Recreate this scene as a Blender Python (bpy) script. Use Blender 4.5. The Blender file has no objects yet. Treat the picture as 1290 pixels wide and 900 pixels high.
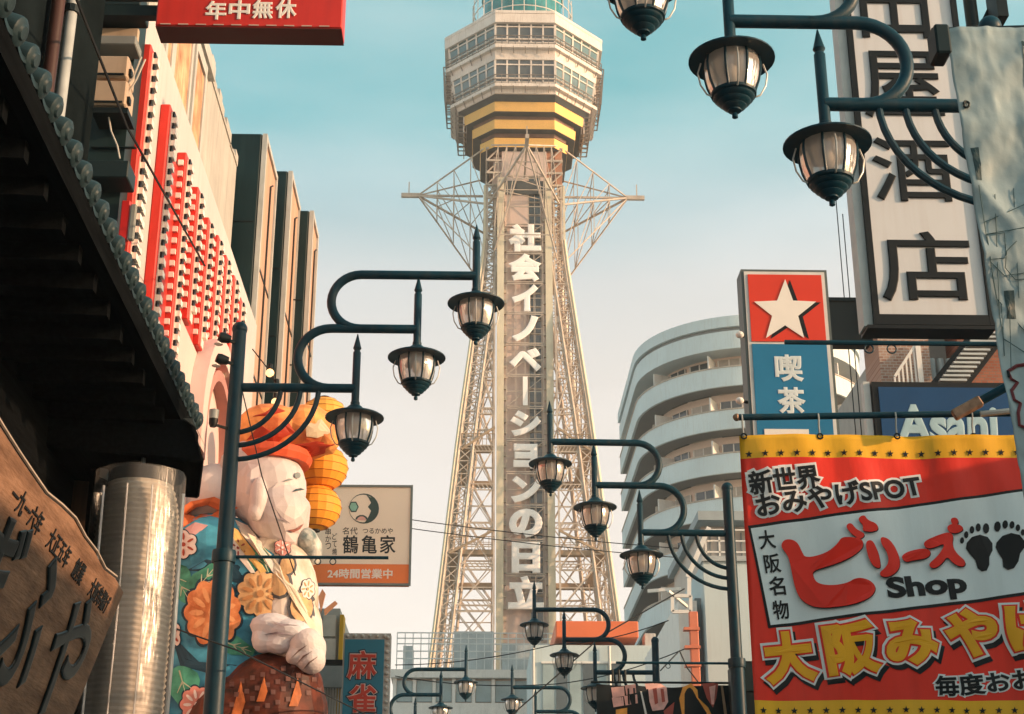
import bpy, bmesh, math, random
from mathutils import Vector, Matrix
from mathutils.bvhtree import BVHTree
random.seed(7)
sc = bpy.context.scene
col = sc.collection
R = math.radians

# ------------------------------------------------------------------ camera
F, PITCH, YAW = 1950.0, R(21.5), R(1.45)
CAM = Vector((0, 0, 1.6))
fw = Vector((math.sin(YAW)*math.cos(PITCH), math.cos(YAW)*math.cos(PITCH), math.sin(PITCH)))
rt = Vector((math.cos(YAW), -math.sin(YAW), 0))
up = rt.cross(fw)
cd = bpy.data.cameras.new('camera'); cam = bpy.data.objects.new('camera', cd); col.objects.link(cam)
cam.location = CAM; cam.rotation_euler = (R(90) + PITCH, 0, -YAW)
cd.sensor_width = 36; cd.lens = 36*F/1290; cd.clip_start = 0.1; cd.clip_end = 4000
sc.camera = cam

# ------------------------------------------------------------------ sky, sun, exposure
SUN_EL, SUN_AZ = R(13), R(107)          # azimuth clockwise from +Y (street direction)
w = bpy.data.worlds.new('World'); sc.world = w; w.use_nodes = True
nt = w.node_tree; nt.nodes.clear()
sky = nt.nodes.new('ShaderNodeTexSky'); sky.sky_type = 'NISHITA'; sky.sun_disc = False
sky.sun_elevation = SUN_EL; sky.sun_rotation = SUN_AZ
sky.air_density = 1.0; sky.dust_density = 2.5; sky.ozone_density = 1.0
tc = nt.nodes.new('ShaderNodeTexCoord'); sx = nt.nodes.new('ShaderNodeSeparateXYZ')
nt.links.new(tc.outputs['Generated'], sx.inputs[0])
ramp = nt.nodes.new('ShaderNodeValToRGB')          # colour of the evening air by height, the same all round
nt.links.new(sx.outputs['Z'], ramp.inputs[0])
SKYRAMP = [(0.0, (3.9, 2.8, 1.95)), (0.17, (3.4, 2.5, 1.75)), (0.34, (2.95, 2.4, 1.75)), (0.41, (2.45, 2.25, 1.8)), (0.455, (1.2, 1.75, 1.52)), (0.50, (.28, 1.5, 1.32)), (1.0, (.03, 1.22, 1.18))]
el = ramp.color_ramp.elements
while len(el) < len(SKYRAMP): el.new(0.5)
for e, (p_, c_) in zip(el, SKYRAMP): e.position = p_; e.color = (c_[0]*.095, c_[1]*.095, c_[2]*.095, 1)
mul = nt.nodes.new('ShaderNodeVectorMath'); mul.operation = 'SCALE'; mul.inputs['Scale'].default_value = 10
nt.links.new(ramp.outputs[0], mul.inputs[0])
nz = nt.nodes.new('ShaderNodeTexNoise'); nz.inputs['Scale'].default_value = 2.2; nz.inputs['Detail'].default_value = 5
mpn = nt.nodes.new('ShaderNodeMapping'); mpn.inputs['Scale'].default_value = (1, 1, 4)
nt.links.new(tc.outputs['Generated'], mpn.inputs[0]); nt.links.new(mpn.outputs[0], nz.inputs[0])
nr = nt.nodes.new('ShaderNodeMapRange'); nr.inputs[1].default_value = .45; nr.inputs[2].default_value = .75; nr.inputs[3].default_value = 0; nr.inputs[4].default_value = .34
nt.links.new(nz.outputs[0], nr.inputs[0])
cm = nt.nodes.new('ShaderNodeMix'); cm.data_type = 'RGBA'; cm.clamp_factor = True
nt.links.new(nr.outputs[0], cm.inputs[0]); nt.links.new(mul.outputs[0], cm.inputs[6]); cm.inputs[7].default_value = (4.0, 3.6, 3.2, 1)
mx = nt.nodes.new('ShaderNodeMix'); mx.data_type = 'RGBA'; mx.blend_type = 'ADD'; mx.inputs[0].default_value = 0.6
nt.links.new(sky.outputs[0], mx.inputs[7]); nt.links.new(cm.outputs[2], mx.inputs[6])
bg = nt.nodes.new('ShaderNodeBackground'); bg.inputs[1].default_value = 0.1
nt.links.new(mx.outputs[2], bg.inputs[0])
wo = nt.nodes.new('ShaderNodeOutputWorld'); nt.links.new(bg.outputs[0], wo.inputs[0])
sd = bpy.data.lights.new('sun', 'SUN'); sd.energy = 2.2; sd.angle = R(0.6); sd.color = (1.0, 0.62, 0.36)
sun = bpy.data.objects.new('sun', sd); col.objects.link(sun)
to_sun = Vector((math.sin(SUN_AZ)*math.cos(SUN_EL), math.cos(SUN_AZ)*math.cos(SUN_EL), math.sin(SUN_EL)))
sun.rotation_euler = to_sun.to_track_quat('Z', 'Y').to_euler(); sun.location = (60, -20, 40)
sc.view_settings.view_transform = 'Standard'; sc.view_settings.look = 'None'
sc.view_settings.exposure = 1.32; sc.view_settings.gamma = 1.0; sc.view_settings.use_curve_mapping = False

# ------------------------------------------------------------------ helpers
def ray(x, y): return fw*F + rt*(x-645) + up*(450-y)
def at_Y(x, y, Y): d = ray(x, y); return CAM + d*(Y/d.y)
def at_X(x, y, X): d = ray(x, y); return CAM + d*(X/d.x)
def zat(y, Y, x=645): return at_Y(x, y, Y).z
def rect(x0, y0, x1, y1, Y):
    a, b, c, d = at_Y(x0, y0, Y), at_Y(x1, y0, Y), at_Y(x0, y1, Y), at_Y(x1, y1, Y)
    return (a.x+c.x)/2, (b.x+d.x)/2, (c.z+d.z)/2, (a.z+b.z)/2       # X0 X1 Z0 Z1

def S(r, g, b):          # display colour to linear
    return tuple((v/255/12.92 if v <= 10 else ((v/255+.055)/1.055)**2.4) for v in (r, g, b))
MATS = {}
def mat(name, c, rough=.55, metal=0., var=.12, scale=3., bump=0., bscale=40., streak=0., dirt=(.05, .05, .05), spec=.22, stretch=None, c2=None, emit=0):
    if name in MATS: return MATS[name]
    m = bpy.data.materials.new(name); m.use_nodes = True; t = m.node_tree; N = t.nodes; L = t.links
    b = N['Principled BSDF']; b.inputs['Roughness'].default_value = rough; b.inputs['Metallic'].default_value = metal
    b.inputs['Specular IOR Level'].default_value = spec
    tcx = N.new('ShaderNodeTexCoord'); mp = N.new('ShaderNodeMapping'); L.new(tcx.outputs['Object'], mp.inputs[0])
    if stretch: mp.inputs['Scale'].default_value = stretch
    n = N.new('ShaderNodeTexNoise'); n.inputs['Scale'].default_value = scale; n.inputs['Detail'].default_value = 6; L.new(mp.outputs[0], n.inputs[0])
    r = N.new('ShaderNodeValToRGB'); L.new(n.outputs[0], r.inputs[0])
    r.color_ramp.elements[0].position = .3; r.color_ramp.elements[1].position = .7
    lo = tuple(max(0, v*(1-var)) for v in c); hi = tuple(min(1, v*(1+var)) for v in (c2 or c))
    r.color_ramp.elements[0].color = (*lo, 1); r.color_ramp.elements[1].color = (*hi, 1)
    out = r.outputs[0]
    if streak:
        mp2 = N.new('ShaderNodeMapping'); L.new(tcx.outputs['Object'], mp2.inputs[0]); mp2.inputs['Scale'].default_value = (7, 7, .5)
        n2 = N.new('ShaderNodeTexNoise'); n2.inputs['Scale'].default_value = 1.6; n2.inputs['Detail'].default_value = 8; L.new(mp2.outputs[0], n2.inputs[0])
        r2 = N.new('ShaderNodeMapRange'); r2.inputs[1].default_value = .48; r2.inputs[2].default_value = .8; r2.inputs[4].default_value = streak; L.new(n2.outputs[0], r2.inputs[0])
        k = N.new('ShaderNodeMix'); k.data_type = 'RGBA'; L.new(r2.outputs[0], k.inputs[0]); L.new(out, k.inputs[6]); k.inputs[7].default_value = (*dirt, 1); out = k.outputs[2]
    L.new(out, b.inputs['Base Color'])
    rr = N.new('ShaderNodeMapRange'); L.new(n.outputs[0], rr.inputs[0]); rr.inputs[3].default_value = max(.02, rough-.1); rr.inputs[4].default_value = min(1, rough+.12)
    L.new(rr.outputs[0], b.inputs['Roughness'])
    if bump:
        nb = N.new('ShaderNodeTexNoise'); nb.inputs['Scale'].default_value = bscale; nb.inputs['Detail'].default_value = 4; L.new(mp.outputs[0], nb.inputs[0])
        bp = N.new('ShaderNodeBump'); bp.inputs['Strength'].default_value = bump; bp.inputs['Distance'].default_value = .02
        L.new(nb.outputs[0], bp.inputs['Height']); L.new(bp.outputs[0], b.inputs['Normal'])
    if emit:
        b.inputs['Emission Color'].default_value = (*c, 1); b.inputs['Emission Strength'].default_value = emit
    MATS[name] = m; return m

def glass_mat(name, tint, rough=.05, mixf=.25, diffuse=0., gloss=.7):
    """thin clear sheet: see-through with a fresnel gloss, no refraction"""
    if name in MATS: return MATS[name]
    m = bpy.data.materials.new(name); m.use_nodes = True; t = m.node_tree; N = t.nodes; L = t.links; N.clear()
    o = N.new('ShaderNodeOutputMaterial'); tr = N.new('ShaderNodeBsdfTransparent'); tr.inputs[0].default_value = (*tint, 1)
    gl = N.new('ShaderNodeBsdfGlossy'); gl.inputs['Roughness'].default_value = rough; gl.inputs[0].default_value = (gloss, gloss, gloss, 1)
    fr = N.new('ShaderNodeFresnel'); fr.inputs[0].default_value = 1.45
    nb = N.new('ShaderNodeTexNoise'); nb.inputs['Scale'].default_value = 6; bp = N.new('ShaderNodeBump'); bp.inputs['Strength'].default_value = .4; bp.inputs['Distance'].default_value = .03
    tcx = N.new('ShaderNodeTexCoord'); mp = N.new('ShaderNodeMapping'); mp.inputs['Scale'].default_value = (3, 3, .35)
    L.new(tcx.outputs['Object'], mp.inputs[0]); L.new(mp.outputs[0], nb.inputs[0]); L.new(nb.outputs[0], bp.inputs['Height']); L.new(bp.outputs[0], gl.inputs['Normal'])
    mr = N.new('ShaderNodeMath'); mr.operation = 'ADD'; mr.use_clamp = True; mr.inputs[1].default_value = mixf*.4; L.new(fr.outputs[0], mr.inputs[0])
    mxs = N.new('ShaderNodeMixShader'); L.new(mr.outputs[0], mxs.inputs[0]); L.new(tr.outputs[0], mxs.inputs[1]); L.new(gl.outputs[0], mxs.inputs[2])
    last = mxs.outputs[0]
    if diffuse:
        df = N.new('ShaderNodeBsdfTranslucent'); df.inputs[0].default_value = (.85, .8, .77, 1)
        d2 = N.new('ShaderNodeBsdfDiffuse'); d2.inputs[0].default_value = (.85, .8, .77, 1)
        ad = N.new('ShaderNodeMixShader'); L.new(df.outputs[0], ad.inputs[1]); L.new(d2.outputs[0], ad.inputs[2])
        m2 = N.new('ShaderNodeMixShader'); m2.inputs[0].default_value = diffuse; L.new(last, m2.inputs[1]); L.new(ad.outputs[0], m2.inputs[2]); last = m2.outputs[0]
    L.new(last, o.inputs[0]); MATS[name] = m; return m

WL = {}
def wl(o): return WL.get(o.name, Vector((0, 0, 0))) if o else Vector((0, 0, 0))
def tag(o, label=None, cat=None, group=None, kind=None):
    for k, v in (('label', label), ('category', cat), ('group', group), ('kind', kind)):
        if v: o[k] = v
    return o
def thing(name, label, cat, loc=(0, 0, 0), group=None, kind=None):
    o = bpy.data.objects.new(name, None); col.objects.link(o); o.location = loc; o.empty_display_size = .3
    WL[o.name] = Vector(loc); return tag(o, label, cat, group, kind)
def link(name, me, parent=None, materials=None):
    o = bpy.data.objects.new(name, me); col.objects.link(o)
    if parent: o.parent = parent; WL[o.name] = wl(parent)
    if materials and not me.materials:
        for m in (materials if isinstance(materials, (list, tuple)) else [materials]): me.materials.append(m)
    return o

class MB:
    def __init__(s): s.v = []; s.f = []; s.mi = []; s.cur = 0
    def add(s, vs, fs):
        n = len(s.v); s.v += [Vector(q) for q in vs]; s.f += [tuple(i+n for i in q) for q in fs]; s.mi += [s.cur]*len(fs); return s
    def hexa(s, q): return s.add(q, [(3, 2, 1, 0), (4, 5, 6, 7), (0, 1, 5, 4), (1, 2, 6, 5), (2, 3, 7, 6), (3, 0, 4, 7)])
    def box(s, x0, x1, y0, y1, z0, z1):
        return s.hexa([(x0, y0, z0), (x1, y0, z0), (x1, y1, z0), (x0, y1, z0), (x0, y0, z1), (x1, y0, z1), (x1, y1, z1), (x0, y1, z1)])
    def bar(s, a, b, w_, h=None):
        a, b = Vector(a), Vector(b); h = h or w_; d = (b-a)
        if d.length < 1e-6: return s
        d.normalize(); u = d.cross(Vector((0, 0, 1)))
        if u.length < .02: u = Vector((1, 0, 0))
        u.normalize(); v = u.cross(d); u = u*w_/2; v = v*h/2
        return s.hexa([a-u-v, a+u-v, a+u+v, a-u+v, b-u-v, b+u-v, b+u+v, b-u+v])
    def tube(s, pts, r, n=8, cap=True):
        pts = [Vector(p) for p in pts]; rs = r if isinstance(r, (list, tuple)) else [r]*len(pts)
        base = len(s.v); u = None
        for i, p in enumerate(pts):
            d = (pts[min(i+1, len(pts)-1)]-pts[max(i-1, 0)]).normalized()
            if u is None:
                u = d.cross(Vector((0, 0, 1)))
                if u.length < .05: u = d.cross(Vector((1, 0, 0)))
            u = (u-d*u.dot(d)).normalized(); v = d.cross(u)
            s.v += [p+(u*math.cos(k*2*math.pi/n)+v*math.sin(k*2*math.pi/n))*rs[i] for k in range(n)]
        for i in range(len(pts)-1):
            for k in range(n):
                a = base+i*n+k; b_ = base+i*n+(k+1) % n
                s.f.append((a, b_, b_+n, a+n)); s.mi.append(s.cur)
        if cap:
            s.f.append(tuple(base+k for k in range(n))[::-1]); s.f.append(tuple(base+(len(pts)-1)*n+k for k in range(n))); s.mi += [s.cur]*2
        return s
    def lathe(s, prof, c=(0, 0, 0), n=16, ph=0.):
        c = Vector(c); base = len(s.v)
        for r, z in prof:
            s.v += [c+Vector((r*math.cos(ph+k*2*math.pi/n), r*math.sin(ph+k*2*math.pi/n), z)) for k in range(n)]
        for i in range(len(prof)-1):
            for k in range(n):
                a = base+i*n+k; b_ = base+i*n+(k+1) % n
                s.f.append((a, b_, b_+n, a+n)); s.mi.append(s.cur)
        s.f.append(tuple(base+k for k in range(n))[::-1]); s.f.append(tuple(base+(len(prof)-1)*n+k for k in range(n))); s.mi += [s.cur]*2
        return s
    def prism(s, poly, z0, z1):       # plan polygon
        n = len(poly); return s.add([(x, y, z0) for x, y in poly]+[(x, y, z1) for x, y in poly],
            [tuple(range(n))[::-1], tuple(range(n, 2*n))]+[(i, (i+1) % n, (i+1) % n+n, i+n) for i in range(n)])
    def plate(s, pts, n_, t):         # flat outline (3D points) given thickness t along n_
        n_ = Vector(n_)*t; k = len(pts); pts = [Vector(p) for p in pts]
        return s.add(pts+[p+n_ for p in pts], [tuple(range(k))[::-1], tuple(range(k, 2*k))]+[(i, (i+1) % k, (i+1) % k+k, i+k) for i in range(k)])
    def ell(s, c, r, nu=16, nv=10):
        c = Vector(c); base = len(s.v)
        for j in range(nv+1):
            a = -math.pi/2+math.pi*j/nv; rr = max(math.cos(a), .02)
            s.v += [c+Vector((r[0]*rr*math.cos(k*2*math.pi/nu), r[1]*rr*math.sin(k*2*math.pi/nu), r[2]*math.sin(a))) for k in range(nu)]
        for j in range(nv):
            for k in range(nu):
                a = base+j*nu+k; b_ = base+j*nu+(k+1) % nu
                s.f.append((a, b_, b_+nu, a+nu)); s.mi.append(s.cur)
        s.f.append(tuple(base+k for k in range(nu))[::-1]); s.f.append(tuple(base+nv*nu+k for k in range(nu))); s.mi += [s.cur]*2
        return s
    def mesh(s, name, off=Vector((0, 0, 0)), smooth=False):
        me = bpy.data.meshes.new(name); me.from_pydata([v-off for v in s.v], [], s.f)
        if any(s.mi): me.polygons.foreach_set('material_index', s.mi)
        me.update()
        if smooth: me.shade_smooth()
        return me
    def build(s, name, m, parent=None, smooth=False, kind=None, label=None):
        me = s.mesh(name, wl(parent), smooth)
        if smooth:
            try: me.set_sharp_from_angle(angle=R(40))
            except Exception: pass
        o = link(name, me, parent, m)
        if kind: o['kind'] = kind
        if label: o['label'] = label
        return o
def bev(o, wd=.01, seg=1):
    md = o.modifiers.new('bevel', 'BEVEL'); md.width = wd; md.segments = seg; md.limit_method = 'ANGLE'; return o

TXT = {}
def glyphs(body, bold=0.):
    k = (body, bold)
    if k in TXT: return TXT[k]
    c = bpy.data.curves.new('t', 'FONT'); c.body = body; c.bevel_depth = bold; c.bevel_resolution = 1; c.extrude = .002; c.resolution_u = 4
    o = bpy.data.objects.new('t', c); col.objects.link(o); bpy.context.view_layer.update()
    me = bpy.data.meshes.new_from_object(o.evaluated_get(bpy.context.evaluated_depsgraph_get()))
    vs = [v.co.copy() for v in me.vertices]; fs = [tuple(p.vertices) for p in me.polygons]
    bpy.data.objects.remove(o); bpy.data.curves.remove(c); bpy.data.meshes.remove(me)
    x0 = min(v.x for v in vs); x1 = max(v.x for v in vs); y0 = min(v.y for v in vs); y1 = max(v.y for v in vs); zz = max(v.z for v in vs) or 1
    vs = [Vector(((v.x-(x0+x1)/2), (v.y-(y0+y1)/2), v.z/zz)) for v in vs]
    TXT[k] = (vs, fs, x1-x0, y1-y0); return TXT[k]
def letters(name, body, O, U, V, wd, ht, m, parent, bold=.02, thick=.006, rot=0., shear=0., off=0., warp=None, label=None, grow=0.):
    """text whose box is wd x ht units of U,V about O; off = distance in front of the face.  grow widens the stroke only (outlines)"""
    vs, fs, bw, bh = glyphs(body, bold+grow); _, _, bw0, bh0 = glyphs(body, bold)
    O, U, V = Vector(O), Vector(U), Vector(V); N_ = U.cross(V).normalized(); sx_, sy_ = wd/bw0, ht/bh0; c, s_ = math.cos(R(rot)), math.sin(R(rot))
    b = MB(); q = []
    for v in vs:
        x, y = v.x*sx_, v.y*sy_; x += shear*y; x, y = x*c-y*s_, x*s_+y*c
        p = O+U*x+V*y+N_*(off+(v.z*.5+.5)*thick)
        q.append(warp(p) if warp else p)
    b.add(q, fs); return b.build(name, m, parent, label=label)
def letters_px(name, body, cx, cy, wpx, hpx, Y, m, parent, **k):
    """lettering on a sign face that stands square to the street at distance Y, box given on that face by picture points"""
    O = at_Y(cx, cy, Y); U = Vector(((at_Y(cx+1, cy, Y)-at_Y(cx-1, cy, Y)).x/2, 0, 0)); V = Vector((0, 0, (at_Y(cx, cy-1, Y)-at_Y(cx, cy+1, Y)).z/2))
    return letters(name, body, O, U, V, wpx, hpx, m, parent, **k)
def arc(cx, cz, rx, rz, a0, a1, n=10): return [(cx+rx*math.cos(R(a0+(a1-a0)*i/n)), cz+rz*math.sin(R(a0+(a1-a0)*i/n))) for i in range(n+1)]
def copy_tree(o, parent=None):
    c = o.copy(); col.objects.link(c); c.parent = parent
    for ch in o.children: copy_tree(ch, c)
    return c
def grid_rect(b, f, nx, ny):          # f(s,t)->point
    n = len(b.v); b.v += [Vector(f(i/nx, j/ny)) for j in range(ny+1) for i in range(nx+1)]
    for j in range(ny):
        for i in range(nx):
            a = n+j*(nx+1)+i; b.f.append((a, a+1, a+nx+2, a+nx+1)); b.mi.append(b.cur)
    return b

# ------------------------------------------------------------------ shared materials
TEAL = mat('teal_paint', (.0035, .034, .055), .42, .0, .2, 5, .08, 60, .45, (.055, .055, .05))
DARK = mat('dark_metal', (.010, .017, .020), .5, .3, .25, 4, .1, 50)
BLACK = mat('black_paint', (.008, .010, .012), .45, 0, .2, 3)
WHITE = mat('white_paint', (.72, .70, .67), .5, 0, .06, 2, 0, 40, .25, (.35, .32, .28))
CREAM = mat('cream_paint', (.66, .60, .47), .55, 0, .08, 1, 0, 40, .2, (.3, .26, .2))
CONC = mat('concrete', (.42, .40, .37), .85, 0, .15, 1.2, .2, 20, .4, (.15, .14, .12))
STEEL = mat('galvanised_steel', (.42, .43, .42), .45, .5, .12, 3)
CABLE = mat('cable_rubber', (.015, .016, .018), .6)

# ================================================================== SETTING
g = MB(); g.add([(-900, -200, 0), (900, -200, 0), (900, 1500, 0), (-900, 1500, 0)], [(0, 1, 2, 3)])
tag(g.build('ground', mat('ground_paving', (.34, .32, .29), .9, 0, .2, 1.5, .2, 8)), kind='structure')
g = MB(); g.add([(-2.2, -20, .004), (3.5, -20, .004), (3.5, 112, .004), (-2.2, 112, .004)], [(0, 1, 2, 3)])
tag(g.build('road', mat('stone_setts', (.30, .28, .26), .9, 0, .25, 8, .3, 60)), kind='structure')
for nm, x0, x1 in (('pavement_left', -3.3, -2.2), ('pavement_right', 3.5, 5.4)):
    g = MB().box(x0, x1, -20, 112, .0, .12); tag(g.build(nm, mat('pavement_slabs', (.30, .28, .26), .85, 0, .2, 2, .2, 12)), kind='structure')

# ================================================================== TOWER
YT, XT = 138.0, 4.6
tw = thing('observation_tower', 'tall steel lattice observation tower with octagonal deck and vertical white lettering', 'tower', (XT, YT, 0))
TP = mat('tower_paint', (.50, .43, .37), .55, .05, .22, .8, 0, 40, .5, (.26, .17, .11))
TR_ = mat('tower_rail', (.20, .17, .15), .6, .1, .2, 1)
TPK = mat('tower_panel', (.58, .46, .42), .6, 0, .08, .4, 0, 40, .3, (.35, .27, .22))
TG = mat('tower_gold', (.74, .43, .13), .4, .25, .08, .6)
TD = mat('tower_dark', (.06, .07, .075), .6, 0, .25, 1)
TW = mat('tower_white', (.72, .65, .60), .5, 0, .10, .6, 0, 40, .5, (.38, .27, .20))
TGL = mat('tower_glass', (.05, .07, .08), .08, .0, .3, .7, spec=.8)
TGS = mat('tower_sky_tint_glass', (.07, .14, .15), .07, .0, .25, .7, spec=1.)  # side panes: teal sky reflection put into the base colour
TRG = mat('tower_rust', (.42, .20, .12), .5, .1, .2, .8)
def aW(z): return 3.6 if z > 66 else 3.6+(66-z)*.1065+max(0, 1-abs(z-47)/20)*.18
def T(x, y, z): return (XT+x, YT+y, z)
LV = [8.0]
while LV[-1] < 72.5: LV.append(LV[-1]+(4.4 if LV[-1] < 30 else 3.7 if LV[-1] < 52 else 2.9))
legs = [(-1, -1), (1, -1), (-1, 1), (1, 1)]
for sx_, sy_ in legs:
    m = MB(); tck = 1.25
    for i in range(len(LV)-1):
        z0, z1 = LV[i], LV[i+1]; a0, a1 = aW(z0), aW(z1)
        for ix in (0, 1):
            for iy in (0, 1):
                m.bar(T(sx_*(a0-ix*tck), sy_*(a0-iy*tck), z0), T(sx_*(a1-ix*tck), sy_*(a1-iy*tck), z1), .20)
        k = 3
        for j in range(k):
            f0, f1 = j/k, (j+1)/k; zz0, zz1 = z0+(z1-z0)*f0, z0+(z1-z0)*f1; b0, b1 = aW(zz0), aW(zz1)
            m.bar(T(sx_*b0, sy_*b0, zz0), T(sx_*(b1-tck), sy_*b1, zz1), .075); m.bar(T(sx_*(b0-tck), sy_*b0, zz0), T(sx_*b1, sy_*b1, zz1), .075)
            m.bar(T(sx_*b0, sy_*b0, zz0), T(sx_*b1, sy_*(b1-tck), zz1), .075)
            m.bar(T(sx_*b1, sy_*b1, zz1), T(sx_*(b1-tck), sy_*b1, zz1), .09); m.bar(T(sx_*b1, sy_*b1, zz1), T(sx_*b1, sy_*(b1-tck), zz1), .09)
            m.bar(T(sx_*(b0-tck), sy_*(b0-tck), zz0), T(sx_*(b1-tck), sy_*b1, zz1), .075)
    m.build('leg', TP, tw)
    m = MB()
    for i in range(len(LV)-1):
        a0, a1 = aW(LV[i]), aW(LV[i+1]); m.bar(T(sx_*(a0+.25), sy_*a0, LV[i]), T(sx_*(a1+.25), sy_*a1, LV[i+1]), .22)
    m.build('light_strip', CREAM, tw)
for face in range(4):
    ca, sa = [(1, 0), (0, 1), (-1, 0), (0, -1)][face]
    def FT(u, d, z): x, y = u, -d; return T(x*ca-y*sa, x*sa+y*ca, z)
    mm_ = {-1: MB(), 1: MB()}; mid = MB()
    for i in range(len(LV)-1):
        z0, z1 = LV[i], LV[i+1]; a0, a1 = aW(z0), aW(z1); am, zm = aW((z0+z1)/2), (z0+z1)/2
        for s_ in (-1, 1):
            i0 = 2.85; m = mm_[s_]
            o0, o1 = max(a0-1.25, i0), max(a1-1.25, i0)
            m.bar(FT(s_*i0, a0, z0), FT(s_*i0, a1, z1), .16)
            if o0-i0 > .35:
                m.bar(FT(s_*i0, a0, z0), FT(s_*o1, a1, z1), .085); m.bar(FT(s_*o0, a0, z0), FT(s_*i0, a1, z1), .085)
                m.bar(FT(s_*i0, a0-.9, z0), FT(s_*o1, a1-.9, z1), .085)
                m.bar(FT(s_*o0, am, zm), FT(s_*(i0+o0)/2, am, zm), .09); m.bar(FT(s_*i0, am, zm), FT(s_*(i0+o0)/2, am, zm), .09)
                for dz in (-.28, .28): m.bar(FT(s_*i0, a1, z1+dz), FT(s_*o1, a1, z1+dz), .09)
                n = 6
                for q in range(n):
                    u0, u1 = i0+(o1-i0)*q/n, i0+(o1-i0)*(q+1)/n
                    m.bar(FT(s_*u0, a1, z1-.28), FT(s_*u1, a1, z1+.28), .07)
                m.bar(FT(s_*i0, a1-.9, z1), FT(s_*o1, a1-.9, z1), .09)
        if face % 2:
            mid.bar(FT(-2.85, a0, z0), FT(2.85, a1, z1), .13); mid.bar(FT(2.85, a0, z0), FT(-2.85, a1, z1), .13); mid.bar(FT(-2.85, a1, z1), FT(2.85, a1, z1), .16)
    for s_ in (-1, 1): mm_[s_].build('face_bracing', TP, tw)
    if face % 2: mid.build('face_bracing', TP, tw)
# three inspection floors
for yy in (560, 694):
    z = zat(yy, YT-6); a = aW(z)
    for s_ in (-1, 1):
        m = MB()
        for (u0, u1) in ((2.8, a-.2),):
            for d in (-a+.15, a-1.0): m.box(XT+min(s_*u0, s_*u1), XT+max(s_*u0, s_*u1), YT+d, YT+d+.85, z-.55, z-.1)
            m.box(XT+(s_*(a-1.0) if s_ > 0 else -a+.15), XT+(a-.15 if s_ > 0 else -(a-1.0)), YT-a+1.0, YT+a-1.0, z-.55, z-.1)
            for k in range(9):
                u = s_*(u0+(u1-u0)*k/8); m.bar((XT+u, YT-a, z-.1), (XT+u, YT-a, z+1.0), .06)
            m.bar((XT+s_*u0, YT-a, z+1.0), (XT+s_*u1, YT-a, z+1.0), .07); m.bar((XT+s_*u0, YT-a, z+.5), (XT+s_*u1, YT-a, z+.5), .05)
            m.bar((XT+s_*u0, YT-a-.1, z+1.6), (XT+s_*u1, YT-a-.1, z-.5), .16, .2)
        m.build('inspection_floor', mat('tower_floor', (.36, .27, .19), .7, 0, .2, .8), tw)
# lift shaft behind the lettering
YS = YT-4.3
m = MB().box(XT-2.15, XT+2.15, YS+.5, YT+2.0, 6, 74.5); m.build('lift_shaft', TPK, tw)
for s_ in (-1, 1):
    m = MB().box(XT+s_*2.3-.33, XT+s_*2.3+.33, YS-.15, YS+.6, 6, 73); m.build('shaft_post', CREAM, tw)
    m = MB()
    for k in range(60):
        z = 8+k*1.08; m.box(XT+s_*1.85-.12, XT+s_*1.85+.12, YS+.32, YS+.5, z, z+.42)
    m.build('cable_clips', TP, tw, kind='stuff')
m = MB()
for k in range(46):
    z = 10+k*1.38
    m.box(XT+.45, XT+1.55, YS+.40, YS+.52, z, z+1.12)
m.build('shaft_glazing', TGL, tw, kind='stuff')
m = MB()
for k in range(47):
    z = 10+k*1.38-.13; m.box(XT+.4, XT+1.6, YS+.34, YS+.5, z-.05, z+.05)
for u in (.4, .98, 1.55): m.box(XT+u-.035, XT+u+.035, YS+.33, YS+.5, 9.8, 73.3)
m.build('shaft_mullions', TP, tw, kind='stuff')
ys12 = [299, 341, 378, 415, 451, 487, 524, 563, 602, 646, 695, 746]
zt, zb = zat(299, YS-.3), zat(746, YS-.3); pit = (zt-zb)/11
m = MB()
for k in range(12):
    z = zt-pit*k
    for z_ in (z-pit*.47, z+pit*.47): m.bar((XT-1.7, YS-.12, z_), (XT+1.7, YS-.12, z_), .09)
    for u in (-1.7, -.85, 0, .85, 1.7): m.bar((XT+u, YS-.10, z-pit*.47), (XT+u, YS-.10, z+pit*.47), .06)
    m.bar((XT-1.7, YS-.10, z), (XT+1.7, YS-.10, z), .05)
    m.bar((XT-1.7, YS-.1, z-pit*.47), (XT+1.7, YS-.1, z+pit*.47), .05)
m.build('lettering_frame', TP, tw)
LW = mat('tower_letters', (.95, .92, .90), .45, 0, .04, 1)
szs = {'イ': (.8, .95), 'ノ': (.8, .9), 'ベ': (.95, .8), '|': (.25, .95), 'シ': (.9, .85), 'ョ': (.7, .8), 'ン': (.85, .85), 'の': (.95, .9), '日': (.8, .95)}
for k, ch in enumerate('社会イノベ|ションの日立'):
    z = zt-pit*k; wx, hx = szs.get(ch, (1, 1))
    if ch == '|':
        m = MB().box(XT-.22, XT+.22, YS-.26, YS-.15, z-1.4, z+1.4); m.build('letter', LW, tw)
    else:
        letters('letter', ch, (XT, YS-.15, z), (1, 0, 0), (0, 0, 1), 3.15*wx, 2.95*hx, LW, tw, bold=.065, thick=.10)
# upper shaft face plate between the lettering and the neck
m = MB().box(XT-1.9, XT+.35, YS+.3, YS+.48, 67.9, 73.8); m.build('face_plate', TPK, tw)
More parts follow.
